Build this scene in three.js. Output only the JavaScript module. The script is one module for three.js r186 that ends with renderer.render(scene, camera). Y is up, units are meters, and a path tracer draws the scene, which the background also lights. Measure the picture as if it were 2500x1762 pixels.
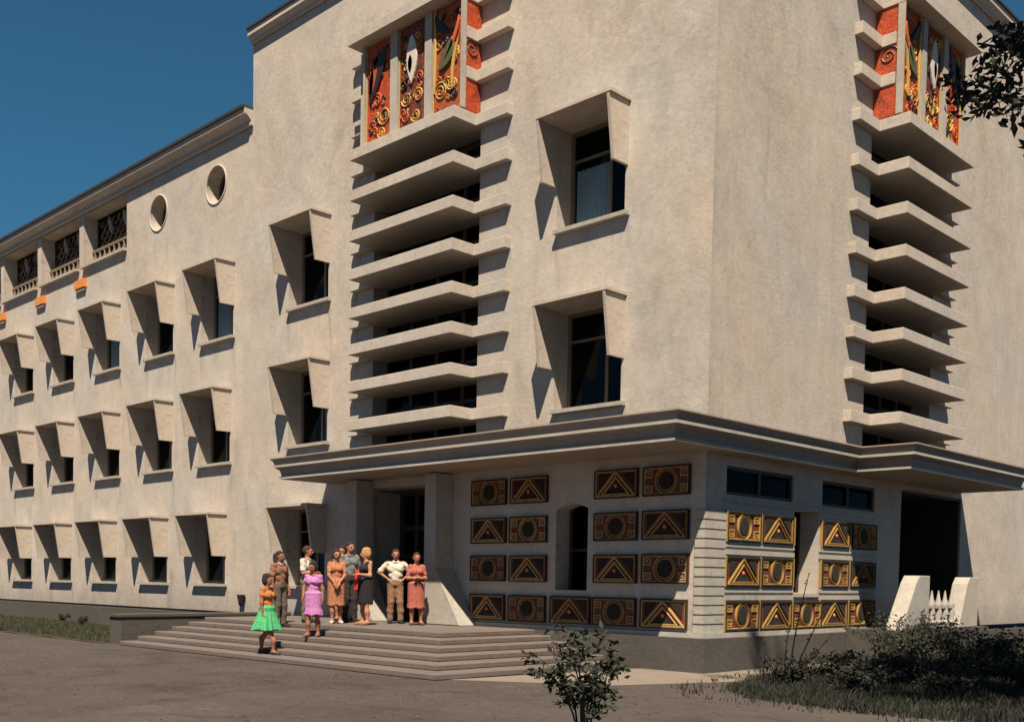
import * as THREE from 'three';
import { mergeGeometries } from 'three/addons/utils/BufferGeometryUtils.js';
import { ImprovedNoise } from 'three/addons/math/ImprovedNoise.js';

// ---------------------------------------------------------------- camera, sky, sun, exposure
const scene = new THREE.Scene();
const camera = new THREE.PerspectiveCamera(2 * Math.atan(881 / 2630) * 180 / Math.PI, 1024 / 721, 0.1, 2000);
camera.position.set(10.3959, 0.9474, 16.2012);
camera.rotation.set(-0.0471, 0.8075, 0.0145, 'YXZ');
camera.setViewOffset(2500, 1762, 170, -659, 2500, 1762);
camera.updateMatrixWorld();

const SUN = new THREE.Vector3(0.41, 1, 0.475).normalize();
{ // clear deep-blue sky, paler towards the horizon
  const w = 256, h = 128, d = new Float32Array(w * h * 4);
  for (let j = 0; j < h; j++) {
    const el = ((j + 0.5) / h - 0.5) * Math.PI;
    const t = Math.max(0, Math.sin(el));
    const k = Math.pow(1 - t, 2.2), kk = Math.pow(1 - t, 9);
    let r = 0.005 + 0.040 * k + 0.03 * kk, g = 0.020 + 0.150 * k + 0.04 * kk, b = 0.050 + 0.256 * k + 0.03 * kk;
    if (el < 0) { r = 0.05; g = 0.044; b = 0.038; }
    for (let i = 0; i < w; i++) { const o = (j * w + i) * 4; d[o] = r; d[o + 1] = g; d[o + 2] = b; d[o + 3] = 1; }
  }
  const t = new THREE.DataTexture(d, w, h, THREE.RGBAFormat, THREE.FloatType);
  t.mapping = THREE.EquirectangularReflectionMapping; t.magFilter = THREE.LinearFilter; t.minFilter = THREE.LinearFilter; t.needsUpdate = true;
  scene.background = t; scene.environment = t; scene.environmentIntensity = 1;
}
const sun = new THREE.DirectionalLight(0xfff0da, 5.0);
sun.position.copy(SUN).multiplyScalar(80); sun.target.position.set(-6, 3, 0);
sun.position.add(sun.target.position);
sun.castShadow = true; sun.shadow.mapSize.set(4096, 4096); sun.shadow.radius = 1.2;
Object.assign(sun.shadow.camera, { left: -45, right: 45, top: 45, bottom: -45, near: 1, far: 200 });
scene.add(sun, sun.target);
const renderer = new THREE.WebGLRenderer({ antialias: true });
renderer.toneMapping = THREE.LinearToneMapping;
renderer.toneMappingExposure = 1.82;
renderer.shadowMap.enabled = true;

// ---------------------------------------------------------------- helpers
let seed = 20240611;
const rnd = () => { seed = (seed + 0x6D2B79F5) | 0; let t = Math.imul(seed ^ (seed >>> 15), 1 | seed); t = (t + Math.imul(t ^ (t >>> 7), 61 | t)) ^ t; return ((t ^ (t >>> 14)) >>> 0) / 4294967296; };
const rr = (a, b) => a + (b - a) * rnd();
const V = (x, y, z) => new THREE.Vector3(x, y, z);
const noise = new ImprovedNoise();
const fbm = (x, y, z, o = 4) => { let s = 0, a = 0.5, f = 1; for (let i = 0; i < o; i++) { s += a * noise.noise(x * f, y * f, z * f + i * 7.3); a *= 0.5; f *= 2.03; } return s; };
const used = {};
const numbered = n => { if (!(n in used)) { used[n] = 0; return n; } return n + '_' + String(++used[n]).padStart(3, '0'); };
function tag(o, label, category, group, kind) {
  if (label) o.userData.label = label; if (category) o.userData.category = category;
  if (group) o.userData.group = group; if (kind) o.userData.kind = kind; return o;
}
function thing(name, label, category, pos = [0, 0, 0], turn = 0, group, kind) {
  const g = new THREE.Group(); g.name = numbered(name); g.position.set(...pos); g.rotation.y = turn; scene.add(g);
  return tag(g, label, category, group, kind);
}
function mesh(name, geo, mat, parent, kind) {
  const m = new THREE.Mesh(Array.isArray(geo) ? merge(geo) : geo, mat); m.name = parent === scene ? numbered(name) : name;
  m.castShadow = m.receiveShadow = true; parent.add(m); if (kind) m.userData.kind = kind; return m;
}
function clean(g) { // non-indexed position/normal/uv only
  let n = g.index ? g.toNonIndexed() : g; for (const k of Object.keys(n.attributes)) if (!['position', 'normal', 'uv'].includes(k)) n.deleteAttribute(k);
  if (!n.attributes.normal) n.computeVertexNormals();
  if (!n.attributes.uv) n.setAttribute('uv', new THREE.BufferAttribute(new Float32Array(n.attributes.position.count * 2), 2)); return n;
}
const merge = a => a.length === 1 ? a[0] : mergeGeometries(a.map(clean), false);
function uvm(g, s = 1) { // uv in metres from the dominant normal
  const n = clean(g), p = n.attributes.position, q = n.attributes.normal, u = new Float32Array(p.count * 2);
  for (let i = 0; i < p.count; i++) {
    const ax = Math.abs(q.getX(i)), ay = Math.abs(q.getY(i)), az = Math.abs(q.getZ(i)); let a, b;
    if (ay > ax && ay > az) { a = p.getX(i); b = p.getZ(i); } else if (ax > az) { a = p.getZ(i); b = p.getY(i); } else { a = p.getX(i); b = p.getY(i); }
    u[i * 2] = a * s; u[i * 2 + 1] = b * s;
  }
  n.setAttribute('uv', new THREE.BufferAttribute(u, 2)); return n;
}
function box(x0, x1, y0, y1, z0, z1) { const g = new THREE.BoxGeometry(Math.abs(x1 - x0), Math.abs(y1 - y0), Math.abs(z1 - z0)); g.translate((x0 + x1) / 2, (y0 + y1) / 2, (z0 + z1) / 2); return uvm(g); }
function fromTris(tris) { // list of [a,b,c] Vector3
  const p = new Float32Array(tris.length * 9); let i = 0; for (const t of tris) for (const v of t) { p[i++] = v.x; p[i++] = v.y; p[i++] = v.z; }
  const g = new THREE.BufferGeometry(); g.setAttribute('position', new THREE.BufferAttribute(p, 3)); g.computeVertexNormals(); return uvm(g);
}
// local wall frame: u along the wall away from the corner, y up, n outwards
const FR = { A: (u, y, n) => V(-u, y, n), B: (u, y, n) => V(n, y, -u) };
function toWall(g, side) {
  const n = clean(g), p = n.attributes.position, f = FR[side];
  for (let i = 0; i < p.count; i++) { const v = f(p.getX(i), p.getY(i), p.getZ(i)); p.setXYZ(i, v.x, v.y, v.z); }
  if (side === 'A') for (let i = 0; i < p.count; i += 3) { const a = [p.getX(i), p.getY(i), p.getZ(i)]; p.setXYZ(i, p.getX(i + 1), p.getY(i + 1), p.getZ(i + 1)); p.setXYZ(i + 1, ...a); }
  n.computeVertexNormals(); return uvm(n);
}
const wbox = (side, u0, u1, y0, y1, n0, n1) => toWall(box(u0, u1, y0, y1, n0, n1), side);
function extr(pts, holes, depth) {
  const s = new THREE.Shape(pts.map(p => new THREE.Vector2(...p)));
  for (const h of holes) s.holes.push(new THREE.Path(h.map(p => new THREE.Vector2(...p))));
  return new THREE.ExtrudeGeometry(s, { depth, bevelEnabled: false, steps: 1 });
}
const rect = (a, b, c, d) => [[a, c], [b, c], [b, d], [a, d]];
function tube(pts, r0, r1, seg = 8, rad = 6) { // tapered tube along points
  const c = new THREE.CatmullRomCurve3(pts), g = new THREE.TubeGeometry(c, seg, 1, rad, false), p = g.attributes.position;
  for (let i = 0; i <= seg; i++) { const ctr = c.getPointAt(i / seg), r = r0 + (r1 - r0) * i / seg; for (let j = 0; j <= rad; j++) { const k = i * (rad + 1) + j; p.setXYZ(k, ctr.x + (p.getX(k) - ctr.x) * r, ctr.y + (p.getY(k) - ctr.y) * r, ctr.z + (p.getZ(k) - ctr.z) * r); } }
  g.computeVertexNormals(); return g;
}
// ---------------------------------------------------------------- textures and materials
function tex(n, metres, fn, srgb = true) { // fn(x,y in 0..1) -> [r,g,b] linear, tiling through 4-D like blending
  const d = new Uint8Array(n * n * 4);
  for (let j = 0; j < n; j++) for (let i = 0; i < n; i++) {
    const c = fn(i / n, j / n); for (let k = 0; k < 3; k++) { let v = Math.min(1, Math.max(0, c[k])); if (srgb) v = v <= 0.0031308 ? v * 12.92 : 1.055 * Math.pow(v, 1 / 2.4) - 0.055; d[(j * n + i) * 4 + k] = v * 255; } d[(j * n + i) * 4 + 3] = 255;
  }
  const t = new THREE.DataTexture(d, n, n); t.wrapS = t.wrapT = THREE.RepeatWrapping; t.magFilter = THREE.LinearFilter; t.minFilter = THREE.LinearMipmapLinearFilter; t.generateMipmaps = true;
  if (srgb) t.colorSpace = THREE.SRGBColorSpace; t.repeat.set(1 / metres, 1 / metres); t.needsUpdate = true; return t;
}
// tiling noise: cross-fade of shifted copies
function tn(x, y, f, z, o = 4) {
  const a = fbm(x * f, y * f, z, o), b = fbm((x - 1) * f, y * f, z, o), c = fbm(x * f, (y - 1) * f, z, o), d = fbm((x - 1) * f, (y - 1) * f, z, o);
  return (a * (1 - x) + b * x) * (1 - y) + (c * (1 - x) + d * x) * y;
}
const plasterMap = tex(512, 11, (x, y) => {
  const n1 = tn(x, y, 5, 1, 3), n2 = tn(x, y, 22, 4, 3), n3 = tn(x, y, 90, 6, 2), w = 0.17 * tn(x, y, 4, 14, 2);
  const streak = fbm(x * 40, y * 2.5, 21, 3) * Math.min(1, 4 * Math.min(x, 1 - x, y, 1 - y));
  const k = 0.72 * (1 + 0.30 * n1 + 0.26 * n2 + 0.30 * n3 + 0.12 * streak);
  return [k * (1 + w), k, k * (1 - w)];
});
const plasterBump = tex(512, 2.2, (x, y) => { const v = 0.5 + 0.6 * tn(x, y, 30, 2) + 0.5 * tn(x, y, 110, 4, 2); return [v, v, v]; }, false);
const lut = plasterMap.image.data, sRGB = v => v <= 0.04045 ? v / 12.92 : Math.pow((v + 0.055) / 1.055, 2.4), LIN = Float32Array.from({ length: 256 }, (_, i) => sRGB(i / 255));
const pick = (u, v, c) => { const i = ((Math.floor(u * 512) % 512) + 512) % 512, j = ((Math.floor(v * 512) % 512) + 512) % 512; return LIN[lut[(j * 512 + i) * 4 + c]]; };
function wallMap(x0, x1, y0, y1, ppm, marks, joints) { // marks: [x, y, width, length, strength]
  const w = Math.round((x1 - x0) * ppm), h = Math.round((y1 - y0) * ppm), K = new Float32Array(w * h).fill(1), d = new Uint8Array(w * h * 4);
  for (const [mx, my, mw, ml, st] of marks) for (let j = Math.max(0, Math.floor((my - ml - y0) * ppm)); j < Math.min(h, (my - y0) * ppm); j++) for (let i = Math.max(0, Math.floor((mx - mw * 2 - x0) * ppm)); i < Math.min(w, (mx + mw * 2 - x0) * ppm); i++) {
    const X = x0 + i / ppm, Y = y0 + j / ppm, t = (my - Y) / ml, off = (X - mx - 0.05 * Math.sin(Y * 3 + mx * 7)) / mw; K[j * w + i] *= 1 - st * Math.exp(-off * off * 2) * (1 - t) * Math.min(1, t * 12) * (0.55 + 0.9 * pick(X * 0.9, Y * 0.12, 1));
  }
  for (let j = 0; j < h; j++) for (let i = 0; i < w; i++) {
    const X = x0 + (i + 0.5) / ppm, Y = y0 + (j + 0.5) / ppm; let k = K[j * w + i];
    for (const y of joints) { const e = Math.abs(Y - y - 0.012 * Math.sin(X * 1.7) - 0.008 * Math.sin(X * 5.1)); if (e < 0.03) k *= 1 - 0.10 * (1 - e / 0.03); }
    if (Y < 0.7) k *= 1 - 0.22 * (1 - Y / 0.7) * (0.6 + pick(X * 0.2, Y * 0.2, 1));
    for (let c = 0; c < 3; c++) { let v = 0.72 * k * (pick(X / 11, Y / 11, c) / 0.72) * (0.5 + 0.5 * pick(X / 3.1 + 0.37, Y / 4.3 + 0.11, c) / 0.72); v = Math.min(1, v); v = v <= 0.0031308 ? v * 12.92 : 1.055 * Math.pow(v, 1 / 2.4) - 0.055; d[(j * w + i) * 4 + c] = v * 255; } d[(j * w + i) * 4 + 3] = 255;
  }
  const t = new THREE.DataTexture(d, w, h); t.magFilter = THREE.LinearFilter; t.minFilter = THREE.LinearMipmapLinearFilter; t.generateMipmaps = true; t.colorSpace = THREE.SRGBColorSpace; t.wrapS = t.wrapT = THREE.RepeatWrapping;
  t.repeat.set(1 / (x1 - x0), 1 / (y1 - y0)); t.offset.set(-x0 / (x1 - x0), -y0 / (y1 - y0)); t.needsUpdate = true; return t;
}
const grain = tex(256, 0.9, (x, y) => { const k = 0.78 + 0.5 * tn(x, y, 9, 201) + 0.5 * tn(x, y, 40, 207, 2); return [k, k, k]; });
const std = (o) => new THREE.MeshStandardMaterial(Object.assign({ roughness: 0.92, metalness: 0 }, o));
const lin = (r, g, b) => new THREE.Color().setRGB(r, g, b);
const M = {};
M.plaster = std({ map: plasterMap, color: lin(0.597, 0.524, 0.451), bumpMap: plasterBump, bumpScale: 0.006 });
M.white = std({ map: plasterMap, color: lin(0.500, 0.458, 0.396), bumpMap: plasterBump, bumpScale: 0.004 });
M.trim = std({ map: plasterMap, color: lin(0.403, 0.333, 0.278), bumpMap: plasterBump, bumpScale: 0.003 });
M.concrete = std({ map: plasterMap, color: lin(0.094, 0.082, 0.071), bumpMap: plasterBump, bumpScale: 0.008, roughness: 0.97 });
M.step = std({ map: plasterMap, color: lin(0.178, 0.142, 0.126), bumpMap: plasterBump, bumpScale: 0.006 });
M.ground = std({ map: tex(512, 14, (x, y) => { const k = 1 + 0.75 * tn(x, y, 6, 40) + 0.5 * tn(x, y, 30, 44) + 0.7 * tn(x, y, 120, 47, 2) - 0.5 * Math.max(0, 0.06 - Math.abs(tn(x, y, 5, 90, 3))) / 0.06 * (tn(x, y, 9, 95, 2) > 0 ? 1 : 0.2) * 0.6; return [0.056 * k, 0.043 * k, 0.037 * k]; }), bumpMap: plasterBump, bumpScale: 0.01, roughness: 1 });
M.path = std({ map: plasterMap, color: lin(0.264, 0.219, 0.174), bumpMap: plasterBump, bumpScale: 0.008 });
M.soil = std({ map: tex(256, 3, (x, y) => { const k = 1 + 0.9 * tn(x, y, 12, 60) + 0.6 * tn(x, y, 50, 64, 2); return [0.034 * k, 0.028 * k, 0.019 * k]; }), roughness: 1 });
M.interior = std({ color: lin(0.10, 0.085, 0.07) });
M.darkWoodAndShade = std({ color: lin(0.035, 0.022, 0.015), roughness: 0.6 });  // dark wood; also stands in for shade in the right recess
M.pebble = std({ color: lin(1, 1, 1) });
M.frame = std({ color: lin(0.17, 0.125, 0.085), roughness: 0.65 });
M.brownframe = std({ color: lin(0.075, 0.042, 0.028), roughness: 0.65 });
M.glass = new THREE.MeshPhysicalMaterial({ color: lin(0.72, 0.78, 0.8), roughness: 0.06, metalness: 0, transmission: 1, thickness: 0, ior: 1.3, specularIntensity: 0.4 });
M.glassDim = new THREE.MeshPhysicalMaterial({ color: lin(0.5, 0.5, 0.5), roughness: 0.06, transmission: 1, thickness: 0, ior: 1.3, specularIntensity: 0.12 });
M.curtain = std({ color: lin(0.62, 0.68, 0.74), roughness: 1 });
M.bounce_blocker = std({ color: lin(0.045, 0.04, 0.036), roughness: 0.9 });  // added dark layer on unseen ledge and canopy tops, absorbs bounce light
M.roof = std({ color: lin(0.03, 0.028, 0.027), roughness: 0.7 });
M.ochre = std({ color: lin(0.33, 0.19, 0.04), roughness: 0.7 });
M.ochreDull = std({ color: lin(0.40, 0.245, 0.09), roughness: 0.8 });
M.redbrown = std({ color: lin(0.16, 0.035, 0.016), roughness: 0.8 });
M.black = std({ color: lin(0.02, 0.013, 0.01), roughness: 0.95 });
M.redstone = std({ color: lin(0.62, 0.09, 0.03), roughness: 0.35 });
M.orange = std({ color: lin(0.62, 0.22, 0.045), roughness: 0.7 });

// ---------------------------------------------------------------- ground and setting
const GY = -0.6;
{
  const g = new THREE.PlaneGeometry(700, 700); g.rotateX(-Math.PI / 2); g.translate(0, GY, 0);
  tag(mesh('ground', uvm(g), M.ground, scene), 'bare brown paved ground in front of the building', 'ground', null, 'structure');
  // pale strip of pavement at the foot of the right-hand plinth
  const s = new THREE.Shape(); const P = [[-1.6, -4.6], [0.5, -3.2], [1.35, -0.9], [1.25, 0.8], [1.15, 3.2], [0.9, 9.5], [0.1, 9.5], [0.1, -0.1], [-1.2, -0.1]];
  s.setFromPoints(P.map(p => new THREE.Vector2(p[0], p[1]))); const pg = new THREE.ShapeGeometry(s); pg.rotateX(-Math.PI / 2); pg.scale(1, 1, 1); pg.translate(0, GY + 0.004, 0);
  tag(mesh('pavement', uvm(pg), M.path, scene), 'pale strip of pavement along the foot of the grey plinth', 'pavement', null, 'structure');
}
// entrance steps: a platform with six low steps going round its free corner
const stepsG = thing('entrance_steps', 'wide grey stone steps rising to the left entrance', 'steps', [0, 0, 0], 0, null, 'structure');
{
  const X0 = -11.8, XR = -3.75, ZF = 2.7, T = 0.43;
  for (let i = 0; i < 6; i++) {
    const y1 = -0.1 * i, x1 = XR + T * i, z1 = ZF + T * i;
    const s = [[X0, 0.02], [x1, 0.02], [x1, z1], [X0, z1]];
    const g = extr(s.map(p => [p[0], -p[1]]), [], 0.1); g.rotateX(-Math.PI / 2); g.translate(0, y1 - 0.1, 0); // closed slab
    const n = new THREE.ExtrudeGeometry(new THREE.Shape(s.map(p => new THREE.Vector2(p[0], -p[1]))), { depth: 0.07, bevelEnabled: true, bevelSize: 0.018, bevelThickness: 0.015, bevelSegments: 1 });
    n.rotateX(-Math.PI / 2); n.translate(0, y1 - 0.085 , 0);
    mesh('step', uvm(n), M.step, stepsG);
  }
}

// ---------------------------------------------------------------- the building
const B = thing('corner_building', 'tall beige plaster corner building with hooded windows, stacked concrete ledges and a ground-floor canopy', 'building');
const LVL = [10.291, 9.397, 8.509, 7.655, 6.794, 5.985, 5.152, 4.289];
const WT = 0.5;                                   // wall thickness
const WIN = [];                                   // [u of left front corner measured along A as x, hood y, sill y, wing?]
for (const [x, dx] of [[-3.49, 0], [-12.33, 0]]) { WIN.push([x, 9.69, 7.72, 0]); WIN.push([x, 6.2, 4.28, 0]); }
WIN.push([-12.38, 2.70, 0.76, 0]);
for (const [i, xs] of [[0, [-16.57, -16.71, -16.92]], [1, [-19.76, -19.82, -20.08]], [2, [-23.07, -23.08, -23.31]], [3, [-26.34, -26.36, -26.55]], [4, [-29.6, -29.6, -29.8]], [5, [-32.85, -32.85, -33.0]]]) {
  WIN.push([xs[0], 9.41, 7.48, 1]); WIN.push([xs[1], 6.03, 4.09, 1]); WIN.push([xs[2], 2.65, 0.76, 1]);
}
const WW = 1.62;
const LOG = [[-23.95, -20.97], [-27.25, -24.25], [-30.55, -27.55], [-33.85, -30.85]];     // loggia openings under the wing cornice
{
  const holesT = [], holesW = [];
  for (const [x, yt, ys, w] of WIN) (w ? holesW : holesT).push(rect(x, x + WW, ys - 0.08, yt));
  holesT.push(rect(-9.0, -5.6, 3.6, 10.4));                                  // behind the ledge stack
  holesT.push(rect(-9.34, -7.04, -0.0, 3.05));                               // entrance
  { const s = []; s.push([-3.36, 0.79], [-2.57, 0.79], [-2.57, 2.36]); for (let i = 1; i < 8; i++) { const a = i / 8; s.push([-2.57 - 0.79 * a, 2.36 + 0.10 * Math.sin(a * Math.PI)]); } s.push([-3.36, 2.36]); holesT.push(s); }
  for (const [cx, cy] of [[-15.83, 11.71], [-19.0, 11.68]]) { const s = []; for (let i = 0; i < 40; i++) s.push([cx + 0.49 * Math.cos(i / 40 * 2 * Math.PI), cy + 0.51 * Math.sin(i / 40 * 2 * Math.PI)]); holesW.push(s); }
  for (const [a, b] of LOG) holesW.push(rect(a, b, 11.1, 12.72));
  const sillMarks = ws => ws.flatMap(([x, yt, ys]) => [[x + 0.02, ys - 0.1, 0.07, rr(0.7, 1.6), rr(0.15, 0.32)], [x + 1.7, ys - 0.1, 0.08, rr(0.7, 1.8), rr(0.15, 0.35)], [x + rr(0.4, 1.3), ys - 0.1, 0.2, rr(0.4, 0.9), 0.14]]);
  const random = (n, x0, x1, y0, y1) => Array.from({ length: n }, () => [rr(x0, x1), rr(y0, y1), rr(0.04, 0.3), rr(0.4, 2.6), rr(0.06, 0.17)]);
  const wallMat = (x0, x1, marks, joints, ppm) => { const m = M.plaster.clone(); m.map = wallMap(x0, x1, 0, 15.2, ppm, marks, joints); return m; };
  M.towerWall = wallMat(-14, 0, [...sillMarks(WIN.filter(q => !q[3])), ...random(46, -14, 0, 4, 15), ...[-9.6, -4.8].flatMap(x => LVL.map(y => [x, y, 0.08, 0.5, 0.2]))], [2.86, 6.4, 9.9], 64);
  M.wingWall = wallMat(-46, -14, [...sillMarks(WIN.filter(q => q[3])), ...random(70, -46, -14, 1, 12.7)], [2.75, 6.12, 9.5], 40);
  M.sideWall = wallMat(0, 34, [...random(60, 0, 34, 2, 15), ...LVL.map(y => [5.0, y, 0.08, 0.5, 0.2])], [6.4, 9.9], 44);
  const tA = extr([[-14, 0], [-9.34, 0], [-9.34, 3.05], [-7.04, 3.05], [-7.04, 0], [0, 0], [0, 15.18], [-14, 15.18]], holesT.filter(h => !(h.length === 4 && h[0][0] === -9.34)), WT); tA.translate(0, 0, -WT);
  mesh('wall', tA, M.towerWall, B).userData.label = 'front tower wall with hooded windows';
  const wA = extr(rect(-46, -14.001, 0, 13.15), holesW, WT); wA.translate(0, 0, -WT - 0.03);
  mesh('wall', wA, M.wingWall, B).userData.label = 'long lower wing wall with rows of hooded windows';
  // right-hand wall (plane x = 0)
  const sideUV = g => { const u = g.attributes.uv, p = g.attributes.position; for (let i = 0; i < p.count; i++) u.setXY(i, -p.getZ(i), p.getY(i)); return g; };
  const hb = [rect(5.86, 9.2, 3.6, 10.4), rect(0.66, 3.04, 2.54, 3.05), rect(4.2, 6.55, 2.54, 3.05), rect(3.1, 4.1, 0.8, 2.42)];
  const wB = extr([[WT, 0], [7.87, 0], [7.87, 3.12], [11.3, 3.12], [11.3, 0], [34, 0], [34, 15.18], [WT, 15.18]], hb, WT); wB.translate(0, 0, -WT);
  mesh('wall', sideUV(toWall(wB, 'B')), M.sideWall, B).userData.label = 'right-hand tower wall';
  // inside: floors, partitions and roofs keep the rooms dark
  for (const y of [3.12, 6.85, 10.3, 13.2]) mesh('floor_slab', box(-45.5, -WT - 0.01, y - 0.1, y + 0.1, -7, -WT - 0.05), M.interior, B);
  for (const y of [3.25, 6.85, 10.3, 13.2]) mesh('floor_slab', box(-7, -WT - 0.01, y - 0.1, y + 0.1, -33.5, -7.01), M.interior, B);
  mesh('interior_wall', [box(-45.5, -6.6, 0, 14.95, -7.3, -7.02), box(-7.3, -7.02, 0, 14.95, -33.5, -7.35)], M.interior, B);
  for (const x of [-4.4, -10.9, -14.2, -17.9, -21.4, -25, -29, -40]) mesh('interior_wall', box(x - 0.08, x + 0.08, 3.3, 13, -6.9, -WT - 0.06), M.interior, B);
  mesh('roof', [box(-14, -0.02, 15.0, 15.17, -33.8, -WT - 0.02), box(-46, -14.02, 13.0, 13.14, -20, -WT - 0.04)], M.roof, B);
  mesh('wall', box(-46.4, -46.01, 0, 13.1, -20, -0.1), M.plaster, B); mesh('wall', box(-14.5, -14.02, 13.2, 15.07, -20, -WT - 0.05), M.plaster, B);
  // plinths
  mesh('plinth', [box(-3.9, 0.16, GY, 0.0, 0.002, 0.16), box(-2, 0.16, GY, 0.0, -0.9, 0.0)], M.concrete, B);
  mesh('plinth', [wbox('B', 0.9, 6.6, GY, 0.0, -0.3, 0.16), wbox('B', 11.4, 34, GY, -0.12, -0.3, 0.12), wbox('B', 6.6, 11.4, GY, -0.004, -2.8, 0.05)], M.concrete, B);
  mesh('plinth', [box(-46, -11.9, GY, -0.07, -0.5, 0.12), box(-46, -11.9, -0.07, -0.002, -0.5, -0.06)], M.concrete, B);
  mesh('base_strip', [box(-5.75, 0.0, 0.002, 0.085, 0.002, 0.068)], M.white, B);
  mesh('base_strip', [wbox('B', -0.07, 6.62, 0.002, 0.087, 0.002, 0.072)], M.white, B);
}
// windows
function makeWindow(x, yt, ys, wing, opt = {}) {
  const w = new THREE.Group(); w.name = 'window'; w.position.set(x, ys, wing ? -0.03 : 0); B.add(w);
  const H = yt - ys, fb = H - 1.13;                                 // fins end here, sill at 0
  mesh('hood', box(-0.062, WW + 0.1, H + 0.002, H + 0.06, 0.002, 0.612), M.plaster, w);
  const fin = [[0.002, H], [0.605, H], [0.43, fb], [0.002, fb]];
  for (const s of [0, 1]) {
    const g = extr(fin, [], 0.06); g.rotateY(-Math.PI / 2); g.translate(s ? WW + 0.06 : 0, 0, 0);
    mesh('fin', uvm(g), M.plaster, w);
  }
  mesh('sill', [box(0.002, WW - 0.002, -0.075, 0.0, -0.44, 0.0), box(0.0, WW + 0.12, -0.075, 0.0, 0.002, 0.13)], M.white, w);
  const f = [], z0 = -0.47, z1 = -0.40; const t = 0.075;
  f.push(box(0.002, t, 0, H - 0.002, z0, z1), box(WW - t, WW - 0.002, 0, H - 0.002, z0, z1), box(t, WW - t, 0, t, z0, z1), box(t, WW - t, H - t, H - 0.002, z0, z1));
  mesh('frame', f, M.frame, w);
  const mx = opt.mx ?? WW * 0.52;
  mesh('mullion', [box(mx - 0.035, mx + 0.035, t, H - t, z0 + 0.005, z1 - 0.005), box(t, mx - 0.035, H * 0.7, H * 0.7 + 0.05, z0 + 0.005, z1 - 0.005), box(mx + 0.035, WW - t, H * 0.7, H * 0.7 + 0.05, z0 + 0.005, z1 - 0.005)], M.frame, w);
  for (const [a, b] of [[t, mx - 0.035], [mx + 0.035, WW - t]]) mesh('pane', box(a + 0.002, b - 0.002, t + 0.002, H - t - 0.002, -0.437, -0.433), M.glass, w);
  if (opt.curtain) {
    const [a, b, y0, y1] = opt.curtain, n = 40, s = [], q = [];
    for (let i = 0; i < n; i++) for (let j = 0; j < 1; j++) {
      const xa = a + (b - a) * i / n, xb = a + (b - a) * (i + 1) / n, za = -0.5 + 0.025 * Math.sin(i * 1.3), zb = -0.5 + 0.025 * Math.sin((i + 1) * 1.3);
      q.push([V(xa, y0, za), V(xb, y0, zb), V(xb, y1, zb)], [V(xa, y0, za), V(xb, y1, zb), V(xa, y1, za)]);
    }
    mesh('curtain', fromTris(q), M.curtain, w);
  }
  return w;
}
WIN.forEach(([x, yt, ys, wg], i) => makeWindow(x, yt, ys, wg, { curtain: i === 0 ? [0.08, 1.0, 0.05, 1.25] : (i === 5 || i === 11) ? [0.1, 0.85, 0.05, 1.7] : (i === 3) ? [0.85, 1.5, 0.05, 1.0] : null, mx: i < 2 ? WW * 0.6 : WW * (0.48 + 0.14 * rnd()) }));
// round openings
for (const [cx, cy] of [[-15.83, 11.71], [-19.0, 11.68]]) {
  const rw = new THREE.Group(); rw.name = 'round_window'; rw.position.set(cx, cy, -0.03); B.add(rw);
  const r = new THREE.TorusGeometry(0.515, 0.03, 6, 40); mesh('rim', uvm(r), M.plaster, rw);
  const fr = new THREE.TorusGeometry(0.46, 0.035, 6, 40); fr.translate(0, 0, -0.42); mesh('frame', uvm(fr), M.brownframe, rw);
  const d = new THREE.CylinderGeometry(0.46, 0.46, 0.006, 40); d.rotateX(Math.PI / 2); d.translate(0, 0, -0.42); mesh('pane', uvm(d), M.glass, rw);
}
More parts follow.
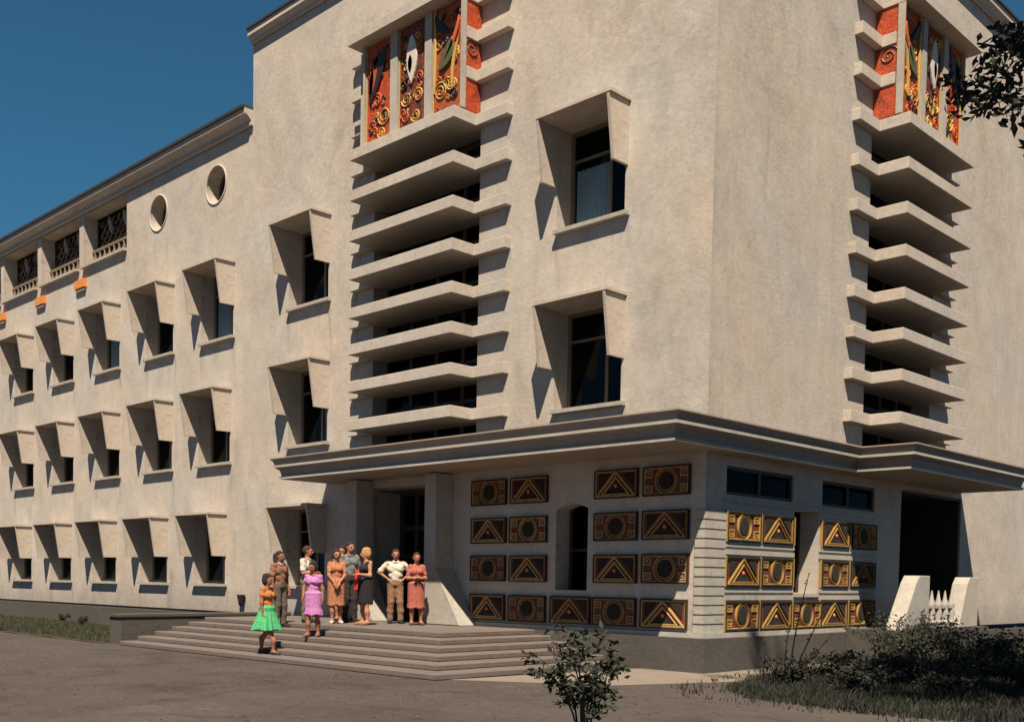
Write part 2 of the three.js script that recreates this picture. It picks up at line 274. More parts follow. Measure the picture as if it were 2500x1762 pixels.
// loggias under the wing cornice
LOG.forEach(([a, b], li) => {
  const g = new THREE.Group(); g.name = 'loggia'; g.position.set(0, 0, -0.03); B.add(g);
  mesh('back_wall', box(a - 0.05, b + 0.05, 10.9, 12.95, -1.25, -1.15), M.brownframe, g);
  for (let k = 0; k < 9; k++) { const y = 11.28 + k * 0.155; mesh('slat', box(a + 0.02, b - 0.02, y, y + 0.07, -1.13, -1.07), M.frame, g); }
  mesh('rail', [box(a + 0.01, b - 0.01, 11.58, 11.66, -0.4, -0.3), box(a + 0.01, b - 0.01, 11.1, 11.16, -0.42, -0.28)], M.frame, g);
  const n = Math.round((b - a) / 0.34);
  for (let k = 0; k < n; k++) { const c = new THREE.LatheGeometry([[0.02, 0], [0.07, 0.02], [0.03, 0.07], [0.075, 0.2], [0.03, 0.33], [0.06, 0.4], [0.02, 0.42]].map(p => new THREE.Vector2(...p)), 8); c.translate(a + (b - a) * (k + 0.5) / n, 11.16, -0.35); mesh('baluster', uvm(c), M.frame, g); }
  for (const s of [0.38, 0.72]) { // pointed leaf ornaments hanging in the opening
    const L = new THREE.Shape(); L.moveTo(0, -0.3); L.quadraticCurveTo(0.17, 0, 0, 0.3); L.quadraticCurveTo(-0.17, 0, 0, -0.3);
    const e = new THREE.ExtrudeGeometry(L, { depth: 0.05, bevelEnabled: true, bevelSize: 0.015, bevelThickness: 0.015, bevelSegments: 1 }); e.rotateZ(0.35); e.translate(a + (b - a) * s, 12.28, -0.42); mesh('leaf_ornament', uvm(e), M.trim, g);
  }
  { const bars = []; const W = b - a; for (let k = -5; k < 10; k++) for (const sgn of [-1, 1]) { const c0 = a + k * 0.38, X = t => c0 + sgn * t * 1.0 + (sgn < 0 ? 1.0 : 0); const p = [], q = []; for (const t of [0, 1]) p.push([X(t), 11.72 + t * 0.95]); let [[xa, ya], [xb, yb]] = p; if (xa > xb) [xa, ya, xb, yb] = [xb, yb, xa, ya]; const cx0 = Math.max(xa, a + 0.04), cx1 = Math.min(xb, b - 0.04); if (cx1 - cx0 < 0.08) continue; const Y = x => ya + (yb - ya) * (x - xa) / (xb - xa); bars.push(tube([V(cx0, Y(cx0), -0.6), V((cx0 + cx1) / 2, Y((cx0 + cx1) / 2), -0.6), V(cx1, Y(cx1), -0.6)], 0.022, 0.022, 2, 4)); } mesh('lattice', bars, M.trim, g); }
  mesh('brace', [tube([V(a + 0.05, 12.6, -0.5), V((a + b) / 2, 12.2, -0.5), V(b - 0.05, 11.75, -0.5)], 0.04, 0.04, 6, 5)], M.darkWoodAndShade, g);
  mesh('sill', [box(a + 0.02, b + 0.02, 10.99, 11.07, 0.002, 0.14)], M.white, g);
});
for (const x of [-24.06, -27.2, -30.7]) { mesh('ochre_tile', box(x - 0.34, x + 0.36, 10.4, 10.66, -0.028, 0.09), M.orange, B); mesh('tile_ledge', box(x - 0.3, x + 0.32, 10.30, 10.398, -0.028, 0.06), M.trim, B); }

// cornices: rows of [y, offset] swept along a plan outline
function sweep(path, prof, closedTop = true) { // path(o) -> list of [x,z] for offset o
  const tris = []; const rows = prof.map(([y, o]) => path(o).map(p => V(p[0], y, p[1])));
  for (let i = 0; i + 1 < rows.length; i++) for (let j = 0; j + 1 < rows[0].length; j++) {
    const a = rows[i][j], b = rows[i][j + 1], c = rows[i + 1][j + 1], d = rows[i + 1][j]; tris.push([a, b, c], [a, c, d]);
  }
  return { tris, rows };
}
function capPoly(row, y, up) { const s = new THREE.Shape(row.map(v => new THREE.Vector2(v.x, -v.z))); const g = new THREE.ShapeGeometry(s); g.rotateX(-Math.PI / 2); g.translate(0, y, 0); if (!up) { const q = clean(g), p = q.attributes.position; for (let i = 0; i < p.count; i += 3) { const a = [p.getX(i), p.getY(i), p.getZ(i)]; p.setXYZ(i, p.getX(i + 1), p.getY(i + 1), p.getZ(i + 1)); p.setXYZ(i + 1, ...a); } q.computeVertexNormals(); return uvm(q); } return uvm(g); }
const prof = [[3.234, 0.02], [3.24, 0.03], [3.285, 0.03], [3.29, 0.0], [3.33, 0.005], [3.42, 0.03], [3.485, 0.12], [3.49, 0.135], [3.53, 0.135], [3.535, 0.115], [3.57, 0.12], [3.63, 0.15], [3.675, 0.2], [3.70, 0.2]];
{ // ground-floor canopy
  const dA = 1.60, dB = 0.42, dB2 = 1.5, XL = -10.33, ZJ = -4.74, ZE = -10.85;
  const path = o => [[XL - o, 0.003], [XL - o, dA + o], [dB + o, dA + o], [dB + o, ZJ + o], [dB2 + o, ZJ + o], [dB2 + o, ZE - o], [0.003, ZE - o]];
  const { tris, rows } = sweep(path, prof);
  const cap = r => [...r, V(0.003, 0, 0.003)];
  for (const [y0f, y1f, o] of [[3.225, 3.282, 0.036], [3.486, 3.535, 0.142]]) { const f = sweep(path, [[y0f, o - 0.03], [y0f, o], [y1f, o], [y1f, o - 0.03]]); mesh('fillet', fromTris(f.tris), M.white, B); }
  mesh('canopy_roof', capPoly(cap(rows[rows.length - 1]), 3.70, true), M.bounce_blocker, B);  // unseen canopy top, coloured dark to cut bounce light
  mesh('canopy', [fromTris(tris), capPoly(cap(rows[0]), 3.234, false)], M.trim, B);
}
{ // wing cornice and tower cornice
  const pf = [[12.78, 0.03], [12.785, 0.10], [12.86, 0.10], [12.865, 0.07], [12.90, 0.09], [12.98, 0.17], [13.03, 0.24], [13.035, 0.29], [13.13, 0.29]];
  const c = sweep(o => [[-46, -0.029 + o], [-14.002, -0.029 + o], [-14.002, -0.029]], pf);
  mesh('cornice', [fromTris(c.tris), box(-46, -14.004, 13.132, 13.17, -0.5, 0.262)], M.plaster, B);
  mesh('roof_edge', box(-46, -14.01, 13.172, 13.25, -0.6, 0.32), M.roof, B);
  const pt = [[14.82, 0.02], [14.825, 0.08], [14.90, 0.08], [14.91, 0.10], [14.98, 0.16], [14.99, 0.19], [15.08, 0.19]];
  const t = sweep(o => [[-14, 0], [-14, o], [o, o], [o, -34]], pt);
  mesh('cornice', [fromTris(t.tris), box(-14, 0.19, 15.082, 15.14, -0.3, 0.19), box(0.002, 0.19, 15.082, 15.14, -34, -0.302)], M.plaster, B);
  mesh('roof_edge', [box(-14.02, 0.23, 15.142, 15.2, -0.3, 0.23), box(0.002, 0.23, 15.142, 15.2, -34, -0.302)], M.roof, B);
}
// ledge stacks
const LV = LVL;
function spiral(r, turns, dir = 1, n = 26) { const p = []; for (let i = 0; i <= n; i++) { const t = i / n, a = dir * t * turns * 2 * Math.PI, q = r * (1 - 0.82 * t); p.push(V(q * Math.cos(a), q * Math.sin(a), 0)); } return tube(p, 0.022, 0.014, n, 5); }
const artTex = [0, 1, 2].map(k => tex(256, 1, (x, y) => {
  const base = [[0.36, 0.04, 0.014], [0.13, 0.014, 0.014], [0.30, 0.058, 0.018]][k];
  const n = tn(x, y, 8, 100 + k * 9), m = tn(x, y, 26, 130 + k * 9); const q = 1 + 0.9 * n + 0.8 * m;
  const yel = Math.max(0, Math.sin(14 * (n * 3 + y * 2 + x)) - 0.72) * 3.2, dk = Math.max(0, Math.min(1, (tn(x, y, 5, 160 + k * 9) - 0.05) * 6)) * (0.5 + 0.35 * (k === 1));
  return [(base[0] * q * (1 - dk) + 0.02 * dk) + yel * 0.25, (base[1] * q * (1 - dk) + 0.012 * dk) + yel * 0.13, (base[2] * q * (1 - dk) + 0.014 * dk) + yel * 0.01];
}));
const artMat = artTex.map(t => std({ map: t, roughness: 0.55 }));
const SCR = { r: std({ color: lin(0.28, 0.03, 0.02), roughness: 0.6 }), y: std({ color: lin(0.50, 0.30, 0.07), roughness: 0.8 }), o: std({ color: lin(0.48, 0.10, 0.022), roughness: 0.8 }), d: std({ color: lin(0.028, 0.012, 0.014), roughness: 0.5 }), n: std({ color: lin(0.018, 0.022, 0.07), roughness: 0.5 }), w: std({ color: lin(0.55, 0.50, 0.44), roughness: 0.6 }), g: std({ color: lin(0.085, 0.085, 0.035), roughness: 0.6 }) };
function leafShape(w, h, bend) { const s = new THREE.Shape(); s.moveTo(0, -h); s.bezierCurveTo(w + bend, -h * 0.3, w + bend, h * 0.5, 0, h); s.bezierCurveTo(-w + bend, h * 0.5, -w + bend, -h * 0.3, 0, -h); return new THREE.ExtrudeGeometry(s, { depth: 0.03, bevelEnabled: true, bevelSize: 0.01, bevelThickness: 0.012, bevelSegments: 1, curveSegments: 10 }); }
function stack(side, ufe, ur, ue) {
  const st = new THREE.Group(); st.name = 'ledge_stack'; B.add(st);
  const e = 0.172, D = 0.804, ul = ur + 3.34, T = 0.236;
  const plan = [[ufe, 0.002], [ufe, e], [ur, e], [ur, D], [ul, D], [ul, e], [ue, e], [ue, 0.002], [ul + 0.075, 0.002], [ul + 0.075, -0.4], [ur + 0.035, -0.4], [ur + 0.035, 0.002]];
  const slab = (y, pl) => { const g = new THREE.ExtrudeGeometry(new THREE.Shape(pl.map(p => new THREE.Vector2(p[0], -p[1]))), { depth: T - 0.02, bevelEnabled: true, bevelSize: 0.01, bevelThickness: 0.01, bevelOffset: -0.01, bevelSegments: 1 }); g.rotateX(-Math.PI / 2); g.translate(0, y + 0.01, 0); return toWall(g, side); };
  const blockerSheet = (y) => { const k = 0.03, q = plan.map(p => [p[0], p[1]]); q[0][0] += k; q[1][0] += k; q[1][1] -= k; q[2][0] += k; q[2][1] -= k; q[3][0] += k; q[3][1] -= k; q[4][0] -= k; q[4][1] -= k; q[5][0] -= k; q[5][1] -= k; q[6][0] -= k; q[6][1] -= k; q[7][0] -= k; const g = extr(q.map(p => [p[0], -p[1]]), [], 0.008); g.rotateX(-Math.PI / 2); g.translate(0, y, 0); return toWall(g, side); };
  for (const y of LV) { const l = mesh('ledge', slab(y, plan), M.plaster, st); if (y < 10) mesh('bounce_blocker', blockerSheet(y + T + 0.002), M.bounce_blocker, l); }  // dark sheets added on unseen ledge tops to keep bounce off the soffits
  mesh('ledge', slab(12.75, plan.map(p => [p[0], p[1] > 0.5 ? D + 0.1 : p[1]])), M.plaster, st);
  for (const y of [11.18, 11.98]) { mesh('ledge', slab(y, [[ufe, 0.002], [ufe, e], [ur, e], [ur, 0.45], [ur + 0.06, 0.45], [ur + 0.06, 0.002]]), M.plaster, st); mesh('ledge', slab(y, [[ul - 0.06, 0.002], [ul - 0.06, 0.45], [ul, 0.45], [ul, e], [ue, e], [ue, 0.002]]), M.plaster, st); }
  // glazing behind
  const a = ur + 0.04, b = ul + 0.07, top = 10.2, n = 4;
  for (let i = 0; i <= n; i++) { const u = a + (b - a) * i / n; mesh('mullion', wbox(side, Math.max(a, u - 0.05), Math.min(b, u + 0.05), 3.72, top, -0.49, -0.415), M.brownframe, st); }
  for (const y of LV) mesh('transom', wbox(side, a, b, y - 0.36, y - 0.28, -0.485, -0.42), M.brownframe, st);
  for (let i = 0; i < n; i++) { const u0 = a + (b - a) * i / n, u1 = a + (b - a) * (i + 1) / n; mesh('pane', wbox(side, u0 + 0.055, u1 - 0.055, 3.74, top, -0.455, -0.451), M.glass, st); }
  // painted relief panels above the top ledge
  const y0 = 10.556, y1 = 12.745, edges = [[0.02, 0.885], [1.10, 1.965], [2.20, 3.06]].map(q => [ur + 0.0 + q[0], ur + q[1]]);
  edges.forEach(([u0, u1], k) => {
    const pk = side === 'A' ? k : 2 - k;                // seen from the street: scroll panel, pale panel, dark-leaf panel
    const board = mesh('mosaic_panel', wbox(side, u0, u1, y0, y1, 0.50, 0.56), artMat[[2, 1, 0][k]], st);
    const put = (nm, geo, mat, du, y, rz = 0) => { geo.rotateZ(rz); geo.translate((u0 + u1) / 2 + du, y, 0.575); mesh(nm, toWall(geo, side), mat, board); };
    for (let i = 0; i < 26; i++) { const g = spiral(rr(0.05, 0.12), rr(0.8, 1.8), rnd() < 0.5 ? 1 : -1, 16); const X = rr(-0.33, 0.33), Y = rr(10.7, 12.6); put('scroll', g, [SCR.o, SCR.d, SCR.y, SCR.d, SCR.o, SCR.r][Math.floor(rnd() * 6)], X, Y, rr(0, 6)); }
    for (const dx of [-0.41, 0.41]) put('edge_line', box(-0.008, 0.008, -1.09, 1.09, -0.012, 0.012), SCR.y, dx, 11.65);
    const q = (g, s = 1) => { g.scale(s, s, 1); return g; };
    if (k === 2) { // big dark leaf with blue eye
      put('scroll', leafShape(0.27, 0.62, 0.16), SCR.d, -0.02, 12.0, 0.45); put('scroll', leafShape(0.15, 0.46, 0.05), SCR.o, 0.13, 12.02, 0.25); put('scroll', leafShape(0.085, 0.3, 0.03), SCR.n, 0.2, 11.9, 0.1);
      put('scroll', q(spiral(0.23, 2.2)), SCR.o, -0.1, 12.42); put('scroll', q(spiral(0.2, 2, -1)), SCR.y, -0.18, 11.1); put('scroll', q(spiral(0.15, 2)), SCR.o, 0.05, 11.5); put('scroll', q(spiral(0.14, 1.8)), SCR.o, 0.2, 10.95); put('scroll', q(spiral(0.13, 1.8, -1)), SCR.y, -0.1, 10.76);
    } else if (k === 1) { // pale shield on crimson
      put('scroll', leafShape(0.2, 0.5, 0), SCR.w, 0, 12.0); for (let i = 0; i < 7; i++) put('scroll', q(spiral(0.085, 1.4, i % 2 ? 1 : -1)), i % 2 ? SCR.y : SCR.o, -0.24 + 0.08 * i, 12.35 + 0.09 * Math.sin(i * 2.1));
      put('scroll', leafShape(0.09, 0.2, 0), SCR.o, 0.04, 11.9); put('scroll', q(spiral(0.16, 2, -1)), SCR.y, 0.18, 11.22); put('scroll', q(spiral(0.15, 2)), SCR.y, -0.2, 11.2); put('scroll', q(spiral(0.13, 2)), SCR.o, 0.22, 10.85); put('scroll', q(spiral(0.14, 2, -1)), SCR.y, -0.12, 10.8);
    } else { // green-brown field with yellow scrolls
      put('scroll', leafShape(0.2, 0.34, -0.1), SCR.g, 0.05, 11.75, 0.6); put('scroll', q(spiral(0.2, 2.2)), SCR.y, 0.2, 11.05); put('scroll', q(spiral(0.13, 2, -1)), SCR.y, -0.12, 11.12); put('scroll', leafShape(0.04, 0.5, 0.1), SCR.y, -0.26, 11.5, 0.2); put('scroll', leafShape(0.03, 0.95, 0), SCR.y, 0.36, 12.0);
      put('scroll', q(spiral(0.16, 1.8)), SCR.o, -0.1, 12.4); put('scroll', leafShape(0.1, 0.3, 0.1), SCR.d, 0.15, 12.4, -0.7); put('scroll', leafShape(0.05, 0.45, -0.1), SCR.o, -0.12, 12.0, 0.5);
    }
  });
  for (const [u0, u1] of [[0.0, 0.016], [0.89, 1.095], [1.97, 2.195], [3.065, 3.12]]) mesh('post', wbox(side, ur + u0, ur + u1, y0, y1, 0.48, 0.63), M.white, st);
  mesh('side_panel', wbox(side, ur + 0.03, ur + 0.09, y0, y1, 0.02, 0.495), artMat[0], st);
  { const g = spiral(0.2, 1.6); g.rotateY(-Math.PI / 2); g.translate(ur + 0.025, 11.78, 0.3); mesh('scroll', toWall(g, side), SCR.d, st); }
  mesh('box_wall', wbox(side, ur + 0.1, ul + 0.05, y0, y1, 0.004, 0.47), M.plaster, st);
}
stack('A', 4.70, 5.575, 9.68);
stack('B', 4.96, 5.836, 10.1);

// ---------------------------------------------------------------- ornamental panels of the ground floor
const tri = (w, h, t) => { const s = new THREE.Shape(); s.moveTo(-w, -h); s.lineTo(w, -h); s.lineTo(0, h); s.closePath(); if (t) { const p = new THREE.Path(), k = t; const ang = Math.atan2(2 * h, w), o = k / Math.sin(ang), iw = w - k / Math.tan(ang / 2); const ih = h * 2 * (iw / w); p.moveTo(-iw, -h + k); p.lineTo(0, -h + k + ih); p.lineTo(iw, -h + k); s.holes.push(p); } return s; };
const ex = (s, d, cs = 12) => new THREE.ExtrudeGeometry(s, { depth: d, bevelEnabled: true, bevelSize: 0.008, bevelThickness: 0.008, bevelSegments: 1, curveSegments: cs });
const frameShape = (w, h, t) => { const s = new THREE.Shape(rect(-w, w, -h, h).map(p => new THREE.Vector2(...p))); s.holes.push(new THREE.Path(rect(-w + t, w - t, -h + t, h - t).map(p => new THREE.Vector2(...p)))); return s; };
function reliefGeos(side, w, h) {
  const W = w / 2, H = h / 2, G = {}; const bx = (a, b, c, d, e, f) => box(a, b, c, d, e, f);
  G.board = bx(-W, W, -H, H, 0.002, 0.03); G.border = ex(frameShape(W - 0.01, H - 0.01, 0.012), 0.03);
  G.inner = ex(frameShape(W - 0.03, H - 0.03, 0.013), 0.016);
  const T = ex(tri(W * 0.93, H * 0.9, 0.024), 0.045); T.scale(1, 1, 0.7); G.triangle = T; const T2 = ex(tri(W * 0.64, H * 0.62, 0.016), 0.03); T2.translate(0, -H * 0.13, 0); G.triangle2 = T2;
  const T3 = ex(tri(W * 0.42, H * 0.38, 0), 0.012); T3.translate(0, -H * 0.24, 0); G.core = T3;
  G.stone = new THREE.SphereGeometry(H * 0.15, 10, 8); G.stone.scale(1, 1, 0.6); G.stone.translate(0, -H * 0.12, 0.05);
  G.leftWedge = ex(new THREE.Shape([[-W * 0.78, H * 0.68], [-W * 0.3, H * 0.68], [-W * 0.78, -H * 0.25]].map(p => new THREE.Vector2(...p))), 0.012); G.rightWedge = ex(new THREE.Shape([[W * 0.78, H * 0.68], [W * 0.3, H * 0.68], [W * 0.78, -H * 0.25]].reverse().map(p => new THREE.Vector2(...p))), 0.012);
  G.ring = new THREE.TorusGeometry(H * 0.86, 0.015, 8, 32); G.ring.scale(1, 1, 1.6); G.ring.translate(0, 0, 0.035);
  G.ring2 = new THREE.TorusGeometry(H * 0.68, 0.011, 6, 32); G.ring2.scale(1, 1, 1.4); G.ring2.translate(0, 0, 0.032);
  G.disc = new THREE.CylinderGeometry(H * 0.55, H * 0.57, 0.03, 24); G.disc.rotateX(Math.PI / 2); G.disc.translate(0, 0, 0.04);
  G.knot = []; for (const sx of [-1, 1]) for (const sy of [-1, 1]) { const k = ex(frameShape(W * 0.15, H * 0.24, 0.015), 0.012); k.translate(sx * W * 0.75, sy * H * 0.5, 0.03); const c = bx(-W * 0.05, W * 0.05, -H * 0.08, H * 0.08, 0.03, 0.05); c.translate(sx * W * 0.75, sy * H * 0.5, 0); G.knot.push(merge([k, c])); }
  for (const k of ['border', 'inner', 'triangle', 'triangle2', 'core', 'leftWedge', 'rightWedge']) G[k].translate(0, 0, 0.03);
  for (const k in G) G[k] = Array.isArray(G[k]) ? G[k].map(g => toWall(g, side)) : toWall(G[k], side);
  return G;
}
const variants = (m) => [0.82, 1, 1.18].map(k => { const c = m.clone(); c.color = m.color.clone().multiplyScalar(k); c.map = grain; c.bumpMap = plasterBump; c.bumpScale = 0.004; c.roughness = 0.9; return c; });
const BRA = variants(M.ochreDull), BRB = variants(M.ochre);
M.redbrown.map = M.black.map = grain;
function relief(side, G, kind, u, y, tone) {
  const p = new THREE.Group(); p.name = 'relief_panel'; p.position.copy(FR[side](u + rr(-0.006, 0.006), y + rr(-0.006, 0.006), rr(-0.001, 0.003))); B.add(p);
  const br = (side === 'A' ? BRA : BRB)[Math.floor(rnd() * 3)];
  mesh('board', G.board, M.redbrown, p);
  if (kind === 't') {
    mesh('border', G.border, M.black, p); mesh('inner_border', G.inner, br, p); mesh('triangle', G.triangle, br, p); mesh('triangle', G.triangle2, br, p); mesh('core', G.core, M.black, p); mesh('stone', G.stone, M.redstone, p);
    mesh('wedge', G.leftWedge, M.black, p); mesh('wedge', G.rightWedge, M.black, p);
  } else { mesh('border', G.border, M.black, p); mesh('inner_border', G.inner, br, p); mesh('ring', G.ring, br, p); mesh('ring', G.ring2, br, p); mesh('disc', G.disc, M.black, p); for (const k of G.knot) mesh('knot', k, br, p); }
}
{
  const GA = reliefGeos('A', 1.0, 0.53), c = [5.165, 4.06, 2.95, 1.895, 0.79], ry = [2.775, 1.99, 1.208, 0.405];
  const pat = ['ct.tc', 'tc.ct', 'ct.tc', 'tctct'];
  pat.forEach((r, i) => [...r].forEach((k, j) => k !== '.' && relief('A', GA, k, c[j], ry[i])));
  const GB = reliefGeos('B', 1.14, 0.53), cb = [1.23, 2.44, 3.64, 4.77, 6.02], rb = [1.985, 1.183, 0.375];
  ['ct.tc', 'tc.ct', 'ctctc'].forEach((r, i) => [...r].forEach((k, j) => k !== '.' && relief('B', GB, k, cb[j], rb[i])));
  for (const [u, y0s, y1s] of [[0.645, 0.1, 2.25], [1.832, 0.1, 2.25], [3.055, 0.1, 2.25], [4.155, 0.1, 2.25], [5.396, 0.1, 2.25]]) for (const [a, b] of [[0.1, 0.66], [0.905, 1.46], [1.71, 2.26]]) mesh('strip', wbox('B', u - 0.013, u + 0.013, a, b, 0.002, 0.055), M.ochre, B);
  // double bands between the rows on the right-hand wall
  for (const y of [1.595, 0.778]) for (const [u0, u1] of [[0.66, 3.09], [4.11, 6.62]]) for (const s of [-1, 1]) mesh('band', wbox('B', u0, u1, y + s * 0.068 - 0.045, y + s * 0.068 + 0.045, 0.002, 0.035), M.white, B);
  mesh('band', wbox('B', 3.09, 4.11, 0.72, 0.79, 0.002, 0.04), M.white, B);
  mesh('band', [wbox('B', 0.6, 6.6, 2.40, 2.47, 0.002, 0.05)], M.white, B);
  // rusticated corner pier, courses wrap round the corner
  for (let k = 0; k < 13; k++) { const y = 0.09 + k * 0.166; mesh('course', [box(-0.17, 0.035, y, y + 0.138, 0.002, 0.035), box(0.002, 0.035, y, y + 0.138, -0.63, 0.002)], M.white, B); }
  // clerestory on the right wall
  for (const [u0, u1] of [[0.66, 3.04], [4.2, 6.55]]) {
    mesh('clerestory_frame', [wbox('B', u0, u1, 2.54, 2.60, -0.12, -0.04), wbox('B', u0, u1, 2.99, 3.05, -0.12, -0.04), wbox('B', (u0 + u1) / 2 - 0.04, (u0 + u1) / 2 + 0.04, 2.60, 2.99, -0.12, -0.04), wbox('B', u0, u0 + 0.06, 2.6, 2.99, -0.12, -0.04), wbox('B', u1 - 0.06, u1, 2.6, 2.99, -0.12, -0.04)], M.darkWoodAndShade, B);
    mesh('clerestory_pane', wbox('B', u0 + 0.06, u1 - 0.06, 2.6, 2.99, -0.085, -0.08), M.glassDim, B);
  }
  // slot windows
  mesh('slot_frame', [box(-3.35, -3.28, 0.8, 2.36, -0.47, -0.4), box(-2.64, -2.575, 0.8, 2.36, -0.47, -0.4), box(-3.28, -2.64, 1.55, 1.6, -0.465, -0.405)], M.darkWoodAndShade, B);
  mesh('slot_pane', box(-3.28, -2.64, 0.8, 2.44, -0.437, -0.433), M.glassDim, B);
  mesh('slot_frame', [wbox('B', 3.105, 3.17, 0.81, 2.41, -0.47, -0.4), wbox('B', 4.03, 4.095, 0.81, 2.41, -0.47, -0.4), wbox('B', 3.57, 3.63, 0.81, 2.41, -0.465, -0.405)], M.darkWoodAndShade, B);
  mesh('slot_pane', [wbox('B', 3.17, 3.57, 0.81, 2.41, -0.437, -0.433), wbox('B', 3.63, 4.03, 0.81, 2.41, -0.437, -0.433)], M.glassDim, B);
}
// left entrance recess with glazed door
{
  const d = -1.2, xl = -9.34, xr = -7.04;
  mesh('recess_wall', [box(xl - 0.2, xl - 0.001, 0, 3.2, d, -WT - 0.002), box(xr + 0.001, xr + 0.2, 0, 3.2, d, -WT - 0.002), box(xl - 0.2, xr + 0.2, 3.052, 3.2, d - 0.2, -WT - 0.002)], M.plaster, B);
  mesh('recess_floor', box(xl - 0.2, xr + 0.2, -0.2, 0.0, d - 2, -0.02), M.step, B);
  const g = new THREE.Group(); g.name = 'door'; B.add(g); const z0 = d - 0.1, z1 = d - 0.02;
  mesh('frame', [box(xl, xl + 0.09, 0, 3.05, z0, z1), box(xr - 0.09, xr, 0, 3.05, z0, z1), box(xl, xr, 2.95, 3.05, z0 + 0.003, z1 - 0.003), box(xl, xr, 2.12, 2.24, z0 + 0.003, z1 - 0.003)], M.brownframe, g);
  for (const x of [-8.78, -8.2, -7.6]) mesh('stile', box(x - 0.05, x + 0.05, 0, 2.95, z0 + 0.006, z1 - 0.006), M.brownframe, g);
  for (const y of [0.4, 0.95, 1.5]) mesh('rail', box(xl, xr, y - 0.04, y + 0.04, z0 + 0.01, z1 - 0.01), M.brownframe, g);
  mesh('kick_panel', box(xl + 0.05, xr - 0.05, 0, 0.36, z0 + 0.02, z0 + 0.05), M.brownframe, g);
  mesh('pane', box(xl + 0.05, xr - 0.05, 0.36, 2.95, z0 + 0.03, z0 + 0.034), M.glass, g);
  for (const x of [-8.28, -8.12]) { const h = new THREE.CylinderGeometry(0.015, 0.015, 0.4, 8); h.translate(x, 1.15, z1 + 0.05); mesh('handle', uvm(h), M.ochre, g); }
  // white flared piers either side of the opening
  for (const [x, w] of [[-9.25, 1.0], [-6.60, 1.13]]) {
    const e = new THREE.ExtrudeGeometry(new THREE.Shape([[x, 0.002], [x + w, 0.002], [x + 0.36, 1.2], [x + 0.34, 3.2], [x, 3.2]].map(p => new THREE.Vector2(...p))), { depth: 0.5, bevelEnabled: true, bevelSize: 0.012, bevelThickness: 0.012, bevelOffset: -0.012, bevelSegments: 1 });
    e.translate(0, 0.01, 0.016); mesh('entrance_pier', uvm(e), M.white, B);
  }
}
// right entrance recess
{
  mesh('recess_wall', [wbox('B', 7.65, 7.868, 0, 3.3, -2.6, -WT - 0.002), wbox('B', 11.302, 11.5, 0, 3.3, -2.6, -WT - 0.002), wbox('B', 7.6, 11.5, 3.122, 3.3, -2.8, -WT - 0.002)], M.darkWoodAndShade, B);  // recess shade put into the wall colour as near-black
  mesh('recess_shade_lining', [wbox('B', 11.22, 11.297, 0.003, 3.115, -2.45, -0.03), wbox('B', 7.873, 11.21, 3.06, 3.115, -2.45, -0.03)], M.darkWoodAndShade, B);  // added dark sheets over plaster jamb and head, standing in for deep shade
  const g = new THREE.Group(); g.name = 'door'; B.add(g);
  mesh('door_panel', wbox('B', 7.87, 11.3, 0, 3.12, -2.6, -2.55), M.darkWoodAndShade, g);
  mesh('frame', [wbox('B', 7.87, 8.0, 0, 3.12, -2.548, -2.5), wbox('B', 9.5, 9.62, 0, 3.12, -2.548, -2.5), wbox('B', 11.15, 11.3, 0, 3.12, -2.548, -2.5), wbox('B', 8.0, 9.5, 2.2, 2.3, -2.548, -2.5), wbox('B', 9.62, 11.15, 2.2, 2.3, -2.548, -2.5)], M.brownframe, g);
}
// porch balustrade in front of the right entrance
{
  const t = thing('porch_balustrade', 'white balustrade with flared piers in front of the dark right entrance', 'balustrade', [0.9, 0.08, -5.2]);
  const pier = (za, zb, wtop, slant) => { // flares towards the corner at the bottom
    const s = new THREE.Shape([[za, 0], [zb, 0], [zb, 1.1], [zb - wtop, 1.1], [zb - wtop - slant * 0.15, 0.95]].map(p => new THREE.Vector2(...p)));
    const g = new THREE.ExtrudeGeometry(s, { depth: 0.3, bevelEnabled: true, bevelSize: 0.015, bevelThickness: 0.015, bevelOffset: -0.015, bevelSegments: 2 }); g.rotateY(Math.PI / 2); return uvm(g);
  };
  mesh('pier', pier(0.05, 1.38, 0.52, 1), M.white, t); mesh('pier', pier(2.98, 4.05, 0.5, 1), M.white, t);
  const pr = [[0.03, 0], [0.1, 0.03], [0.1, 0.08], [0.05, 0.12], [0.095, 0.24], [0.06, 0.36], [0.075, 0.4], [0.08, 0.46], [0.045, 0.55], [0.012, 0.74]].map(p => new THREE.Vector2(...p));
  for (let k = 0; k < 5; k++) { const g = new THREE.LatheGeometry(pr, 12); g.translate(0.15, 0.06, -(1.55 + k * 0.35)); mesh('baluster', uvm(g), M.white, t); }
  mesh('rail', box(0.1, 0.2, 0.42, 0.47, -3.02, -1.39), M.white, t);
  mesh('kerb', box(0.02, 0.3, 0.0, 0.06, -3.02, -1.39), M.white, t);
  mesh('base_block', box(-0.73, 0.36, -0.68, -0.004, -4.6, 0.15), M.concrete, t);
}
// low cheek wall at the left end of the steps
{
  const t = thing('low_wall', 'low dark grey cheek wall closing the left end of the steps', 'wall', [-12.25, GY, 0]);
  mesh('wall_body', box(-0.28, 0.28, 0.0, 0.62, 0.13, 4.75), M.concrete, t);
  mesh('coping', box(-0.31, 0.31, 0.622, 0.68, 0.13, 4.79), M.concrete, t);
}
